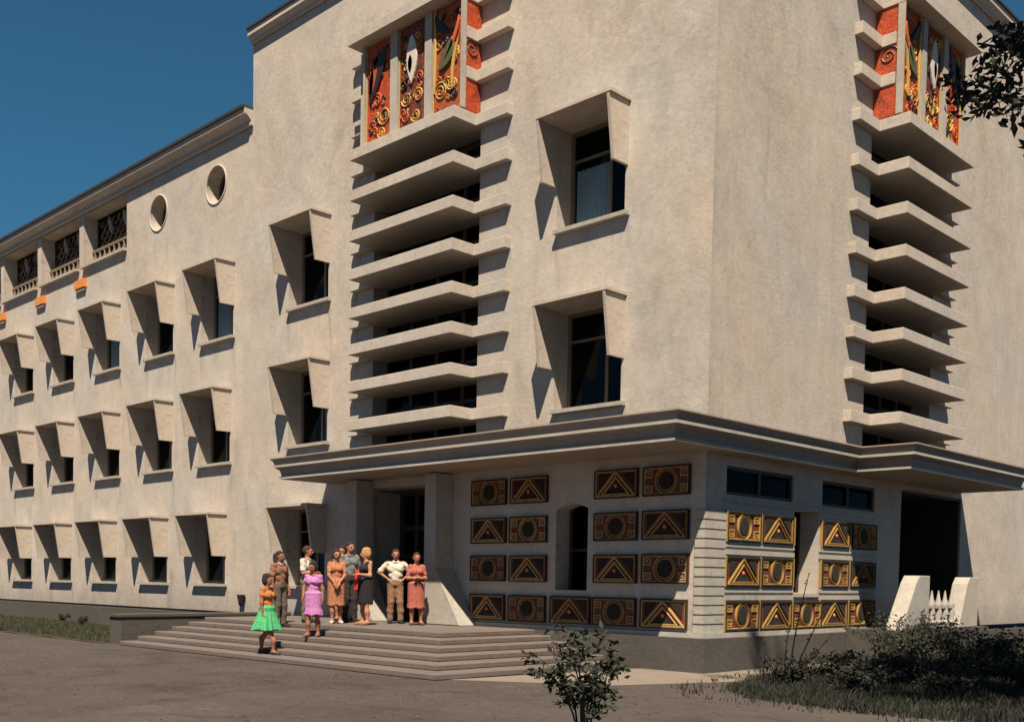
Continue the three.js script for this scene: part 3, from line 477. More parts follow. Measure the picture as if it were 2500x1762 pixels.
// ---------------------------------------------------------------- vegetation
const leafMat = (r, g, b) => std({ color: lin(r, g, b), roughness: 0.75, side: THREE.DoubleSide });
M.leafA = leafMat(0.026, 0.034, 0.014); M.leafB = leafMat(0.042, 0.036, 0.018); M.leafC = leafMat(0.014, 0.017, 0.009); M.bark = std({ color: lin(0.045, 0.032, 0.022) });  // leafA and leafC darkened to make up for thin tree shade
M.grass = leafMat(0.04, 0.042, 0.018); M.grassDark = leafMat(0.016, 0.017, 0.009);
function leaf(tris, p, dir, len, wid) { // a folded two-sided leaf: four triangles
  const d = dir.clone().normalize(); let s = V(rr(-1, 1), rr(-1, 1), rr(-1, 1)).cross(d); if (s.lengthSq() < 1e-4) s = V(1, 0, 0); s.normalize(); const n = s.clone().cross(d);
  const m = p.clone().addScaledVector(d, len * 0.45), e = p.clone().addScaledVector(d, len).addScaledVector(n, -len * 0.12);
  const a = m.clone().addScaledVector(s, wid / 2).addScaledVector(n, wid * 0.18), b = m.clone().addScaledVector(s, -wid / 2).addScaledVector(n, wid * 0.18);
  tris.push([p, a, m], [a, e, m], [p, m, b], [m, e, b]);
}
function shrub(name, label, cat, pos, H, R, stems, leafLen, perTip, mats, group, bias = 0) {
  const t = thing(name, label, cat, pos, 0, group); const tubes = [], tr = [[], []];
  for (let i = 0; i < stems; i++) {
    const a = i / stems * 6.283 + rr(-0.4, 0.4), r = R * rr(0.35, 1), h = H * rr(0.62, 1);
    const p = [V(0.04 * Math.cos(a), 0, 0.04 * Math.sin(a)), V(r * 0.3 * Math.cos(a), h * 0.45, r * 0.3 * Math.sin(a)), V(r * 0.75 * Math.cos(a + 0.2), h * 0.8, r * 0.75 * Math.sin(a + 0.2)), V(r * Math.cos(a + 0.3), h, r * Math.sin(a + 0.3))];
    tubes.push(tube(p, 0.012 * H, 0.004, 8, 5)); const c = new THREE.CatmullRomCurve3(p);
    for (let k = 0; k < 6; k++) {
      const s = rr(0.38 + bias, 1), q = c.getPointAt(s), d = V(rr(-1, 1), rr(-0.2, 0.8), rr(-1, 1)).normalize(), L = R * rr(0.25, 0.55), e = q.clone().addScaledVector(d, L);
      tubes.push(tube([q, q.clone().lerp(e, 0.5).add(V(0, 0.03, 0)), e], 0.006, 0.002, 4, 4));
      for (let m = 0; m < perTip; m++) { const u = rr(0.25, 1.05); leaf(tr[rnd() < 0.6 ? 0 : 1], q.clone().lerp(e, u).add(V(rr(-1, 1), rr(-1, 1), rr(-1, 1)).multiplyScalar(R * 0.10)), V(rr(-1, 1), rr(-0.6, 0.7), rr(-1, 1)), leafLen * rr(0.7, 1.3), leafLen * rr(0.4, 0.6)); }
    }
  }
  mesh('stem', tubes, M.bark, t); mesh('foliage', fromTris(tr[0]), mats[0], t); mesh('foliage', fromTris(tr[1]), mats[1], t); return t;
}
shrub('leafy_shrub', 'dark green leafy shrub with bare lower stems standing in front of the steps', 'shrub', [4.2, GY, 8.45], 1.06, 0.52, 9, 0.085, 17, [M.leafA, M.leafC], null, 0.08);
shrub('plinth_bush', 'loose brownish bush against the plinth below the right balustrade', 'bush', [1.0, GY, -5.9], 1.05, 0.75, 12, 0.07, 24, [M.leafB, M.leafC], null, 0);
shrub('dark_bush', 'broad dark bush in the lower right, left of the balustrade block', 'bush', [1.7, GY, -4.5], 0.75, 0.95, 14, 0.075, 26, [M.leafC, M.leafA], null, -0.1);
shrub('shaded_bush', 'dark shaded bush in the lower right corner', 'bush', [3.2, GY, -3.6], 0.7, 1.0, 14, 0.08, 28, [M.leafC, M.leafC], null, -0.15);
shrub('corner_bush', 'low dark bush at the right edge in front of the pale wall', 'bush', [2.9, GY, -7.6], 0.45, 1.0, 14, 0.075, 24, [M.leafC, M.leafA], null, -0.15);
{ // thin sapling
  const t = thing('bare_sapling', 'thin almost bare sapling in front of the lit ornamental panels', 'sapling', [1.7, GY, 0.1]); const tubes = [], tr = [];
  for (const [dx, h, lean] of [[0, 1.75, 0.32], [0.12, 1.15, 0.5], [-0.1, 0.9, 0.05], [0.2, 0.8, 0.6]]) {
    const p = [V(dx * 0.4, 0, 0), V(dx + lean * 0.3, h * 0.5, -0.05), V(dx + lean * 0.8, h, -0.1)]; tubes.push(tube(p, 0.017, 0.006, 8, 5));
    for (let k = 0; k < 16; k++) { const c = new THREE.CatmullRomCurve3(p).getPointAt(rr(0.3, 1)); leaf(tr, c, V(rr(-1, 1), rr(0, 1), rr(-1, 1)), 0.06, 0.025); }
  }
  mesh('stem', tubes, M.bark, t); mesh('foliage', fromTris(tr), M.leafB, t);
}
{ // tall tree just outside the right edge, a few boughs reach into the picture and its crown shades the lawn
  const t = thing('shade_tree', 'tree at the right whose dark leafy branches hang into the upper right corner', 'tree', [8.0, GY, 1.2]);
  const tubes = [tube([V(0, 0, 0), V(0.08, 2.5, 0.05), V(-0.05, 5, 0), V(-0.15, 8, 0.1), V(-0.1, 12, 0.2)], 0.24, 0.05, 16, 8)]; const tr = [[], []];
  const limb = (p0, p1, n, spread, from = 0.3, per = 34) => {
    const mid = p0.clone().lerp(p1, 0.5).add(V(0, 0.35, 0)); tubes.push(tube([p0, mid, p1], 0.06, 0.015, 8, 5)); const c = new THREE.CatmullRomCurve3([p0, mid, p1]);
    for (let k = 0; k < n; k++) { const q = c.getPointAt(rr(from, 1)), e = q.clone().add(V(rr(-1, 1), rr(-0.8, 0.6), rr(-1, 1)).multiplyScalar(spread)); tubes.push(tube([q, q.clone().lerp(e, 0.5).add(V(0, 0.06, 0)), e], 0.012, 0.004, 4, 4)); for (let m = 0; m < per; m++) leaf(tr[rnd() < 0.5 ? 0 : 1], q.clone().lerp(e, rr(0.2, 1.1)).add(V(rr(-1, 1), rr(-1, 1), rr(-1, 1)).multiplyScalar(0.18)), V(rr(-1, 1), rr(-1, 0.4), rr(-1, 1)), rr(0.11, 0.19), rr(0.05, 0.085)); }
  };
  for (let i = 0; i < 46; i++) {
    const a = i * 2.4, f = i / 46, h = 4.2 + 8.3 * f; let r = rr(2.2, 3.4) * (1 - 0.45 * Math.max(0, f - 0.6));
    const ex = 8 + r * Math.cos(a), ez = 1.2 + r * Math.sin(a); const el = (h - 1.6) / Math.hypot(10.4 - ex, 16.2 - ez); if (el < 0.72 && (10.4 - ex) / (16.2 - ez) > 0.285) continue;
    limb(V(-0.1, h, 0.05), V(r * Math.cos(a), h + rr(0, 0.9), r * Math.sin(a)), 13, 0.95, 0.25, 60);
  }
  for (const [x, y, z] of [[-1.6, 10.4, 3.6], [-1.2, 10.0, 4.8], [-2.1, 11.0, 4.4], [-0.4, 9.6, 4.4], [0.4, 9.4, 5.2], [-1.9, 11.6, 2.8], [-2.4, 12.2, 3.6], [0.2, 9.6, 3.2]]) limb(V(-0.1, y - 2.4, 0.1), V(x, y, z), 15, 0.95, 0.4, 80);
  limb(V(-0.1, 5.9, 0), V(-3.15, 7.7, 0.9), 10, 0.34, 0.65, 34); limb(V(-0.1, 6.2, 0), V(-2.95, 8.25, 0.9), 9, 0.34, 0.65, 34);
  mesh('trunk', tubes, M.bark, t); mesh('crown', fromTris(tr[0]), M.leafC, t); mesh('crown', fromTris(tr[1]), M.leafA, t);
}
const WEED = ['dark weed clump at the left edge of the shaded lawn, behind the sapling', 'dark weed clump in the middle of the shaded lawn', 'dark weed clump at the front left edge of the shaded lawn', 'dark weed clump just in front of the shaded corner bush', 'dark weed clump near the bottom edge, right of the lawn centre', 'dark weed clump below the left pier of the balustrade', 'dark weed clump at the right edge of the lawn', 'dark weed clump at the very bottom of the lawn', 'dark weed clump far right beside the shaded bush'];
function grassPatch(name, label, poly, n, h, mat, y0) {
  const tr = []; const xs = poly.map(p => p[0]), zs = poly.map(p => p[1]), x0 = Math.min(...xs), x1 = Math.max(...xs), z0 = Math.min(...zs), z1 = Math.max(...zs);
  const inside = (x, z) => { let c = false; for (let i = 0, j = poly.length - 1; i < poly.length; j = i++) { const [xi, zi] = poly[i], [xj, zj] = poly[j]; if ((zi > z) !== (zj > z) && x < (xj - xi) * (z - zi) / (zj - zi) + xi) c = !c; } return c; };
  for (let i = 0; i < n; i++) {
    const x = rr(x0, x1), z = rr(z0, z1); if (!inside(x, z)) continue; const k = 0.6 + 1.2 * Math.max(0, 0.4 + fbm(x * 0.9, z * 0.9, 5)); const H = h * k * rr(0.5, 1.2), a = rr(0, 6.28), w = 0.012, y = y0(x, z);
    const dx = Math.cos(a) * w, dz = Math.sin(a) * w, lx = rr(-0.5, 0.5) * H, lz = rr(-0.5, 0.5) * H;
    tr.push([V(x - dx, y, z - dz), V(x + dx, y, z + dz), V(x + lx * 0.4 + dx * 0.6, y + H * 0.6, z + lz * 0.4 + dz * 0.6)], [V(x - dx, y, z - dz), V(x + lx * 0.4 + dx * 0.6, y + H * 0.6, z + lz * 0.4), V(x + lx, y + H, z + lz)]);
  }
  return tag(mesh(name, fromTris(tr), mat, scene), label, 'grass', null, 'stuff');
}
{ // planted bed left of the steps
  const X0 = -44, X1 = -12.6, Z0 = 1.3, Z1 = 4.9, n = 90, m = 14; const q = [];
  const hh = (x, z) => GY + 0.01 + 0.12 * Math.sin(Math.PI * Math.min(1, Math.max(0, (z - Z0) / (Z1 - Z0)))) * Math.min(1, (X1 - x) / 0.8) + 0.05 * fbm(x * 0.8, z * 0.8, 3);
  for (let i = 0; i < n; i++) for (let j = 0; j < m; j++) { const P = (a, b) => { const x = X0 + (X1 - X0) * a / n, z = Z0 + (Z1 - Z0) * b / m; return V(x, Math.max(GY + 0.006, hh(x, z)), z); }; q.push([P(i, j), P(i, j + 1), P(i + 1, j + 1)], [P(i, j), P(i + 1, j + 1), P(i + 1, j)]); }
  tag(mesh('flower_bed', fromTris(q), M.soil, scene), 'low soil bed along the wing left of the steps', 'bed', null, 'structure');
  grassPatch('bed_grass', 'short dull green grass on the bed left of the steps', [[-36, 1.35], [-12.7, 1.35], [-12.7, 4.8], [-36, 4.8]], 60000, 0.10, M.grass, (x, z) => Math.max(GY, hh(x, z) - 0.01));
  const P = [[1.2, -3.2], [1.3, -0.9], [1.6, 0.7], [2.1, 2.0], [3.0, 2.9], [4.6, 3.3], [9, 2.6], [13, -2], [9, -14], [0.9, -14], [0.75, -6.5]];
  const PP = []; P.forEach((p, i) => { const q = P[(i + 1) % P.length], n = Math.max(2, Math.round(Math.hypot(q[0] - p[0], q[1] - p[1]) / 0.12)); for (let k = 0; k < n; k++) { const t = k / n, x = p[0] + (q[0] - p[0]) * t, z = p[1] + (q[1] - p[1]) * t; PP.push([x + 0.5 * fbm(x * 1.3, z * 1.3, 8, 4), z + 0.9 * fbm(x * 1.3, z * 1.3, 18, 4)]); } });
  const s = new THREE.Shape(PP.map(p => new THREE.Vector2(p[0], -p[1]))); const g = new THREE.ShapeGeometry(s); g.rotateX(-Math.PI / 2); g.translate(0, GY + 0.008, 0);
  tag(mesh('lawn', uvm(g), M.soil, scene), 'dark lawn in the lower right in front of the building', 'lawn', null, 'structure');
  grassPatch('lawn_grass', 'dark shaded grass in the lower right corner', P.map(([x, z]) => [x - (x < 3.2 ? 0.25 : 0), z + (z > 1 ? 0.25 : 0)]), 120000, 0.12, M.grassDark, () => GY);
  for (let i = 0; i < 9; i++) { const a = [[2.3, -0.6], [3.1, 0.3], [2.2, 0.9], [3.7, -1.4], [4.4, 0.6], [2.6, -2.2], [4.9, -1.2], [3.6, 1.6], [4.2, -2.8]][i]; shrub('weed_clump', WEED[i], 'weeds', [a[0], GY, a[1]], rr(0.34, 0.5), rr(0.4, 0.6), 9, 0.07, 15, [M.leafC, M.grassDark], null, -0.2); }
  grassPatch('stray_grass', 'sparse stray grass tufts along the edge of the dark lawn', P.map(([x, z]) => [x - (x < 3.2 ? 0.85 : 0), z + (z > 1 ? 0.8 : 0)]), 9000, 0.09, M.grassDark, () => GY);
  { const N = 2600, g = new THREE.IcosahedronGeometry(0.011, 0); g.scale(1, 0.6, 1.2); const im = new THREE.InstancedMesh(g, M.pebble, N), m = new THREE.Matrix4(), q = new THREE.Quaternion(), e = new THREE.Euler();
    for (let i = 0; i < N; i++) { const t = rr(0, 1), x = -13 + 17 * t + rr(-1, 1), z = 5.4 - 0.35 * Math.max(0, x + 2) + Math.pow(rnd(), 1.4) * 6; e.set(rr(0, 6), rr(0, 6), rr(0, 6)); const k = rr(0.3, 1.5); m.compose(V(x, GY + 0.004, z), q.setFromEuler(e), V(k, k, k)); im.setMatrixAt(i, m); const c = rr(0.75, 1.45); im.setColorAt(i, lin(0.07 * c, 0.056 * c, 0.047 * c)); }
    im.name = 'gravel'; scene.add(im); tag(im, 'loose small pebbles scattered over the bare ground', 'gravel', null, 'stuff'); }
  for (const [x, z, k] of [[-20.6, 2.2, 0], [-18.4, 2.6, 1], [-16.2, 2.4, 2]]) shrub('bed_plant', ['small dark plant on the bed, farthest left', 'small dark plant in the middle of the bed', 'small dark plant on the bed nearest the steps'][k], 'plant', [x, hh(x, z) - 0.02, z], 0.28, 0.22, 6, 0.06, 8, [M.leafC, M.leafA], null, -0.1);
}
// a small dark down-pipe outlet on the wing wall beside the steps
{ const p = new THREE.LatheGeometry([[0, 0], [0.05, 0], [0.07, 0.1], [0.1, 0.26], [0.12, 0.3], [0.09, 0.3], [0, 0.28]].map(v => new THREE.Vector2(...v)), 10); p.translate(-14.3, 0.18, 0.1); mesh('drain_outlet', uvm(p), M.black, B); }

// ---------------------------------------------------------------- people
function surfaceNets(f, lo, hi, c) {
  const nx = Math.ceil((hi[0] - lo[0]) / c) + 1, ny = Math.ceil((hi[1] - lo[1]) / c) + 1, nz = Math.ceil((hi[2] - lo[2]) / c) + 1;
  const F = new Float32Array(nx * ny * nz), id = (i, j, k) => (k * ny + j) * nx + i;
  for (let k = 0; k < nz; k++) for (let j = 0; j < ny; j++) for (let i = 0; i < nx; i++) F[id(i, j, k)] = f(lo[0] + i * c, lo[1] + j * c, lo[2] + k * c);
  const vid = new Int32Array(nx * ny * nz).fill(-1), P = [], I = [];
  for (let k = 0; k < nz - 1; k++) for (let j = 0; j < ny - 1; j++) for (let i = 0; i < nx - 1; i++) {
    const v = [F[id(i, j, k)], F[id(i + 1, j, k)], F[id(i, j + 1, k)], F[id(i + 1, j + 1, k)], F[id(i, j, k + 1)], F[id(i + 1, j, k + 1)], F[id(i, j + 1, k + 1)], F[id(i + 1, j + 1, k + 1)]];
    let m = 0; for (let q = 0; q < 8; q++) if (v[q] < 0) m |= 1 << q; if (m === 0 || m === 255) continue;
    let x = 0, y = 0, z = 0, n = 0;
    for (let a = 0; a < 8; a++) for (const b of [a | 1, a | 2, a | 4]) if (b !== a && (v[a] < 0) !== (v[b] < 0)) { const t = v[a] / (v[a] - v[b]); x += (a & 1) + t * ((b & 1) - (a & 1)); y += ((a >> 1) & 1) + t * (((b >> 1) & 1) - ((a >> 1) & 1)); z += (a >> 2) + t * ((b >> 2) - (a >> 2)); n++; }
    vid[id(i, j, k)] = P.length / 3; P.push(lo[0] + (i + x / n) * c, lo[1] + (j + y / n) * c, lo[2] + (k + z / n) * c);
  }
  const quad = (a, b, d, e, s) => { if (a < 0 || b < 0 || d < 0 || e < 0) return; if (s) I.push(a, b, d, a, d, e); else I.push(a, d, b, a, e, d); };
  for (let k = 1; k < nz - 1; k++) for (let j = 1; j < ny - 1; j++) for (let i = 1; i < nx - 1; i++) {
    const s = F[id(i, j, k)] < 0;
    if (s !== F[id(i + 1, j, k)] < 0) quad(vid[id(i, j - 1, k - 1)], vid[id(i, j, k - 1)], vid[id(i, j, k)], vid[id(i, j - 1, k)], s);
    if (s !== F[id(i, j + 1, k)] < 0) quad(vid[id(i - 1, j, k - 1)], vid[id(i - 1, j, k)], vid[id(i, j, k)], vid[id(i, j, k - 1)], s);
    if (s !== F[id(i, j, k + 1)] < 0) quad(vid[id(i - 1, j - 1, k)], vid[id(i, j - 1, k)], vid[id(i, j, k)], vid[id(i - 1, j, k)], s);
  }
  const g = new THREE.BufferGeometry(); g.setAttribute('position', new THREE.Float32BufferAttribute(P, 3)); g.setIndex(I); g.computeVertexNormals(); return g;
}
const smin = (a, b, k) => { const h = Math.max(k - Math.abs(a - b), 0) / k; return Math.min(a, b) - h * h * k * 0.25; };
function cap(x, y, z, q, grow = 0) { // q: a(3) b(3) ra rb zscale
  const [ax, ay, az, bx, by, bz, ra, rb] = q; const dx = bx - ax, dy = by - ay, dz = bz - az, px = x - ax, py = y - ay, pz = z - az;
  let t = (px * dx + py * dy + pz * dz) / (dx * dx + dy * dy + dz * dz + 1e-9); t = t < 0 ? 0 : t > 1 ? 1 : t;
  const ex = px - t * dx, ey = py - t * dy, ez = pz - t * dz; return Math.sqrt(ex * ex + ey * ey + ez * ez) - (ra + (rb - ra) * t) - grow;
}
const un = (list, k, grow = 0) => (x, y, z) => { let d = 9; for (const q of list) d = smin(d, cap(x, y, z, q, grow), k); return d; };
const skinMat = [std({ color: lin(0.32, 0.135, 0.075), roughness: 0.75 }), std({ color: lin(0.25, 0.095, 0.05), roughness: 0.75 }), std({ color: lin(0.40, 0.185, 0.11), roughness: 0.75 })];
const weave = tex(256, 0.5, (x, y) => { const k = 0.8 + 0.55 * tn(x, y, 7, 301) + 0.4 * tn(x, y, 30, 305, 2); return [k, k, k]; });
const printMap = tex(256, 0.34, (x, y) => { const n = tn(x, y, 14, 311, 2), m = tn(x, y, 24, 317, 2); return n > 0.12 ? [0.36, 0.30, 0.3] : m > 0.17 ? [1, 0.95, 0.8] : [0.72, 0.7, 0.68]; });
const cloth = (r, g, b, print) => std({ color: lin(r / 0.8, g / 0.8, b / 0.8), roughness: 0.97, map: print ? printMap : weave, bumpMap: weave, bumpScale: 0.012 });
M.eye = std({ color: lin(0.02, 0.015, 0.012), roughness: 0.3 }); M.lips = std({ color: lin(0.30, 0.06, 0.05), roughness: 0.6 });
function makePerson(o) {
  const t = thing('person', o.label, 'person', o.pos, o.face, 'people standing on the entrance steps'); t.scale.setScalar(o.h / 1.7);
  const f = o.sex === 'f', A = [];
  const sh = f ? 0.155 : 0.185, hp = f ? 0.095 : 0.085;
  const dir = (d) => { const v = V(...d).normalize(); return v; };
  // skeleton
  const torso = [[-0.06, 0.93, 0, 0.06, 0.93, 0, f ? 0.125 : 0.115, f ? 0.125 : 0.115], [0, 0.95, 0, 0, 1.14, 0.005, 0.11, f ? 0.092 : 0.108], [-0.05, 1.12, 0, 0.05, 1.12, 0, f ? 0.075 : 0.095, f ? 0.075 : 0.095], [-0.075, 1.27, 0, 0.075, 1.27, 0, f ? 0.095 : 0.108, f ? 0.095 : 0.108], [-sh + 0.02, 1.385, -0.012, sh - 0.02, 1.385, -0.012, f ? 0.045 : 0.055, f ? 0.045 : 0.055]];
  if (f) torso.push([-0.065, 1.265, 0.075, -0.06, 1.255, 0.08, 0.055, 0.05], [0.065, 1.265, 0.075, 0.06, 1.255, 0.08, 0.055, 0.05]);
  const legs = [], feet = [], arms = [[], []], hands = [];
  o.legs.forEach(([dx, dz, lift], i) => {
    const s = i ? 1 : -1, hx = s * hp, ax = s * hp + dx, ay = 0.085 + lift; const kx = hx + dx * 0.5 , kz = dz * 0.5 + 0.03 + lift * 0.5, ky = 0.495 + lift * 0.35;
    legs.push([hx, 0.9, 0, kx, ky, kz, 0.088, 0.058], [kx, ky, kz, ax, ay + 0.2, dz - 0.0, 0.056, 0.052], [ax, ay + 0.22, dz, ax, ay, dz - 0.01, 0.052, 0.036]);
    feet.push([ax, ay - 0.035, dz - 0.035, ax + s * 0.015, ay - 0.045, dz + 0.06, 0.04, 0.04], [ax + s * 0.01, ay - 0.05, dz + 0.05, ax + s * 0.03, ay - 0.057, dz + 0.16, 0.036, 0.028]);
  });
  o.arms.forEach(([u, w], i) => {
    const s = i ? 1 : -1, S = V(s * sh, 1.385, -0.012), E = S.clone().addScaledVector(dir(u), 0.285), W = E.clone().addScaledVector(dir(w), 0.245);
    arms[i].push([S.x, S.y, S.z, E.x, E.y, E.z, f ? 0.044 : 0.05, f ? 0.035 : 0.04], [E.x, E.y, E.z, W.x, W.y, W.z, 0.04, 0.026]); hands.push([W, dir(w), s]);
  });
  const neck = [0, 1.40, -0.012, 0, 1.52, 0.008, 0.055, 0.05];
  const allBody = [...torso, ...legs, ...feet, ...arms[0], ...arms[1], neck];
  let x0 = 9, x1 = -9, z0 = 9, z1 = -9; for (const q of allBody) { const m = 0.2; x0 = Math.min(x0, q[0] - m, q[3] - m); x1 = Math.max(x1, q[0] + m, q[3] + m); z0 = Math.min(z0, q[2] - m, q[5] - m); z1 = Math.max(z1, q[2] + m, q[5] + m); }
  const geos = [surfaceNets(un(allBody, 0.045), [x0, -0.02, z0], [x1, 1.6, z1], 0.015)];
  // head: skull, jaw, brow, nose, ears, lips ridge
  const yaw = o.look || 0, nod = o.nod || 0; const hg = new THREE.Object3D(); hg.position.set(0, 1.475, 0.005); hg.scale.setScalar(1.07); hg.rotation.set(nod, yaw, 0, 'YXZ'); hg.updateMatrix();
  const headF = (x, y, z) => {
    const e = (cx, cy, cz, a, b, c) => { const q = Math.hypot((x - cx) / a, (y - cy) / b, (z - cz) / c); return (q - 1) * Math.min(a, b, c); };
    let d = e(0, 0.125, 0.002, 0.073, 0.092, 0.093); d = smin(d, e(0, 0.06, 0.035, 0.05, 0.062, 0.055), 0.04); d = smin(d, cap(x, y, z, [0, 0.115, 0.092, 0, 0.082, 0.112, 0.009, 0.014]), 0.015);
    d = smin(d, cap(x, y, z, [-0.04, 0.122, 0.082, 0.04, 0.122, 0.082, 0.012, 0.012]), 0.015); for (const s of [-1, 1]) { d = smin(d, cap(x, y, z, [s * 0.075, 0.115, 0, s * 0.078, 0.085, 0.002, 0.014, 0.01]), 0.01); d = -smin(-d, Math.hypot(x - s * 0.032, y - 0.102, z - 0.1) - 0.014, 0.012); }
    d = smin(d, cap(x, y, z, [-0.018, 0.047, 0.084, 0.018, 0.047, 0.084, 0.009, 0.009]), 0.01); return smin(d, cap(x, y, z, [0, -0.06, -0.01, 0, 0.04, 0.0, 0.052, 0.048]), 0.03);
  };
  const hd = surfaceNets(headF, [-0.11, -0.08, -0.12], [0.11, 0.24, 0.15], 0.0065); hd.applyMatrix4(hg.matrix); geos.push(hd);
  // hands: palm, four bent fingers, thumb from the side
  for (const [W, d, s] of hands) {
    const n = Math.abs(d.y) > 0.8 ? V(-s, 0, 0.2) : V(0, -1, 0.2); n.addScaledVector(d, -n.dot(d)).normalize(); const side = d.clone().cross(n).normalize().multiplyScalar(s); const L = [];
    if (side.z < 0) side.multiplyScalar(-1); const pt = (a, b, c) => W.clone().addScaledVector(d, a).addScaledVector(side, b).addScaledVector(n, c); const sg = (p, q, r0, r1) => L.push([p.x, p.y, p.z, q.x, q.y, q.z, r0, r1]);
    sg(pt(-0.01, 0, 0), pt(0.03, 0, 0), 0.024, 0.022); for (const b of [-0.024, 0, 0.024]) sg(pt(0.02, b * 0.6, 0), pt(0.082, b, 0.003), 0.016, 0.013);
    [[-0.031, 0.062], [-0.011, 0.072], [0.010, 0.078], [0.031, 0.07]].forEach(([b, l]) => { sg(pt(0.082, b, 0.003), pt(0.082 + l * 0.5, b * 1.1, 0.012), 0.0095, 0.009); sg(pt(0.082 + l * 0.5, b * 1.1, 0.012), pt(0.082 + l * 0.88, b * 1.12, 0.034), 0.009, 0.0078); });
    sg(pt(0.02, 0.026, 0.0), pt(0.055, 0.052, 0.014), 0.013, 0.011); sg(pt(0.055, 0.052, 0.014), pt(0.088, 0.054, 0.026), 0.011, 0.0085);
    const c = W.clone().addScaledVector(d, 0.07), r = 0.12; geos.push(surfaceNets(un(L, 0.008), [c.x - r, c.y - r, c.z - r], [c.x + r, c.y + r, c.z + r], 0.006));
  }
  mesh('body', geos.map(g => clean(g)), skinMat[o.skin || 0], t);
  for (const s of [-1, 1]) { const e = new THREE.SphereGeometry(0.009, 8, 6); e.translate(s * 0.032, 0.104, 0.089); e.applyMatrix4(hg.matrix); mesh('eye', e, M.eye, t); }
  { const e = new THREE.SphereGeometry(0.017, 8, 6); e.scale(1.15, 0.35, 0.5); e.translate(0, 0.047, 0.089); e.applyMatrix4(hg.matrix); mesh('mouth', e, M.lips, t); }
  // hair
  const H = o.hair, hairF = (x, y, z) => {
    const e = (cx, cy, cz, a, b, c) => (Math.hypot((x - cx) / a, (y - cy) / b, (z - cz) / c) - 1) * Math.min(a, b, c);
    let d = e(0, 0.135, -0.008, 0.084, 0.098, 0.1); const wav = 0.004 * Math.sin(x * 90) * Math.sin(y * 80 + z * 60); d += wav;
    if (H.type === 'bob') { d = smin(d, e(0, 0.09, -0.035, 0.098, 0.1, 0.075), 0.03); d = smin(d, e(0, 0.2, -0.02, 0.075, 0.04, 0.075), 0.03); }
    if (H.type === 'bun') d = smin(d, e(0, 0.16, -0.1, 0.045, 0.045, 0.04), 0.02);
    const face = Math.min(z - 0.02 - Math.max(0, y - 0.13) * 1.1, 0.168 - y + 0.15 * (0.1 - z) * 0 + (H.fringe ? -0.02 : 0)); // cut the face free
    d = Math.max(d, face); const nape = H.type === 'short' ? 0.055 : H.type === 'bob' ? 0.0 : 0.05; return Math.max(d, nape - y + 0.25 * Math.max(0, z + 0.02));
  };
  const hr = surfaceNets(hairF, [-0.13, -0.03, -0.17], [0.13, 0.27, 0.13], 0.0075); hr.applyMatrix4(hg.matrix); mesh('hair', uvm(hr), H.mat, t);
  // clothes
  const sleeve = o.sleeve ?? 0.75; const sl = o.sleeve === 0 ? [] : arms.map(a => { const q = [...a[0]]; for (let k = 0; k < 3; k++) q[3 + k] = q[k] + (q[3 + k] - q[k]) * sleeve; q[6] = f ? 0.044 : 0.05; q[7] = f ? 0.042 : 0.05; return q; });
  const upper = [...torso, ...sl], fold = (x, y, z) => 0.006 * noise.noise(x * 14 + o.h * 50, y * 17, z * 14) + 0.004 * Math.sin(y * 46 + x * 22 + z * 15);
  const neckCut = (x, y, z) => y - (1.425 - 0.35 * Math.max(0, 0.1 - Math.hypot(x, 0)) * (z > 0 ? 1 : 0.2)) ;
  const skirtF = (x, y, z, W, Hm, rw, rh, nf) => { const tt = Math.min(1.02, Math.max(-0.05, (W - y) / (W - Hm))), a = Math.atan2(z, x); let rx = rw + (rh - rw) * Math.pow(Math.max(0, tt), 0.8); if (f && tt > 0) rx = Math.max(rx, Math.min(0.205, 0.118 + 0.85 * tt)); rx *= 1 + 0.09 * tt * (o.flare ? 1.3 : 0.5) * (0.65 * Math.cos(nf * a + o.h * 9 + 0.6 * Math.sin(3 * a)) + 0.5 * Math.cos((nf * 2 - 3) * a + 1.7)); const rz = rx * 0.8; return (Math.hypot(x / rx, z / rz) - 1) * rz * 0.75; };
  if (o.dress || o.bottom.type === 'skirt') {
    const sk = o.dress || o.bottom, W = 1.06, Hm = sk.hem;
    const SF = (x, y, z) => Math.max(skirtF(x, y, z, W, Hm, 0.118, sk.r, sk.folds || 7), Hm + 0.015 * Math.sin(5 * Math.atan2(z, x) + o.h * 20) - y, y - W - 0.01);
    const R = sk.r + 0.12;
    if (o.dress) {
      const dF = (x, y, z) => { const up = Math.max(un(upper, 0.04, 0.014)(x, y, z) + fold(x, y, z), 0.98 - y, neckCut(x, y, z)); return smin(up, SF(x, y, z), 0.02); };
      mesh('dress', uvm(surfaceNets(dF, [-R - 0.1, Hm - 0.03, -R], [R + 0.1, 1.5, R], 0.0135)), sk.mat, t);
    } else mesh('skirt', uvm(surfaceNets(SF, [-R, Hm - 0.03, -R], [R, W + 0.05, R], 0.013)), sk.mat, t);
    const b = new THREE.TorusGeometry(0.118, 0.014, 6, 24); b.rotateX(Math.PI / 2); b.scale(1, 1.6, 0.82); b.translate(0, W - 0.005, 0); if (o.belt) mesh('belt', uvm(b), o.belt, t);
  } else {
    const lg = legs.map(q => { const w = [...q]; w[6] += 0.022; w[7] = Math.max(w[7] + 0.026, 0.07); return w; });
    const PF = (x, y, z) => Math.max(Math.min(smin(un(lg, 0.03)(x, y, z), un(torso.slice(0, 2), 0.04, 0.014)(x, y, z), 0.03), 9) + 0.4 * fold(x, y, z), y - 1.04, 0.07 - y);
    mesh('trousers', uvm(surfaceNets(PF, [-0.34, 0.03, -0.35], [0.34, 1.1, 0.4], 0.0135)), o.bottom.mat, t);
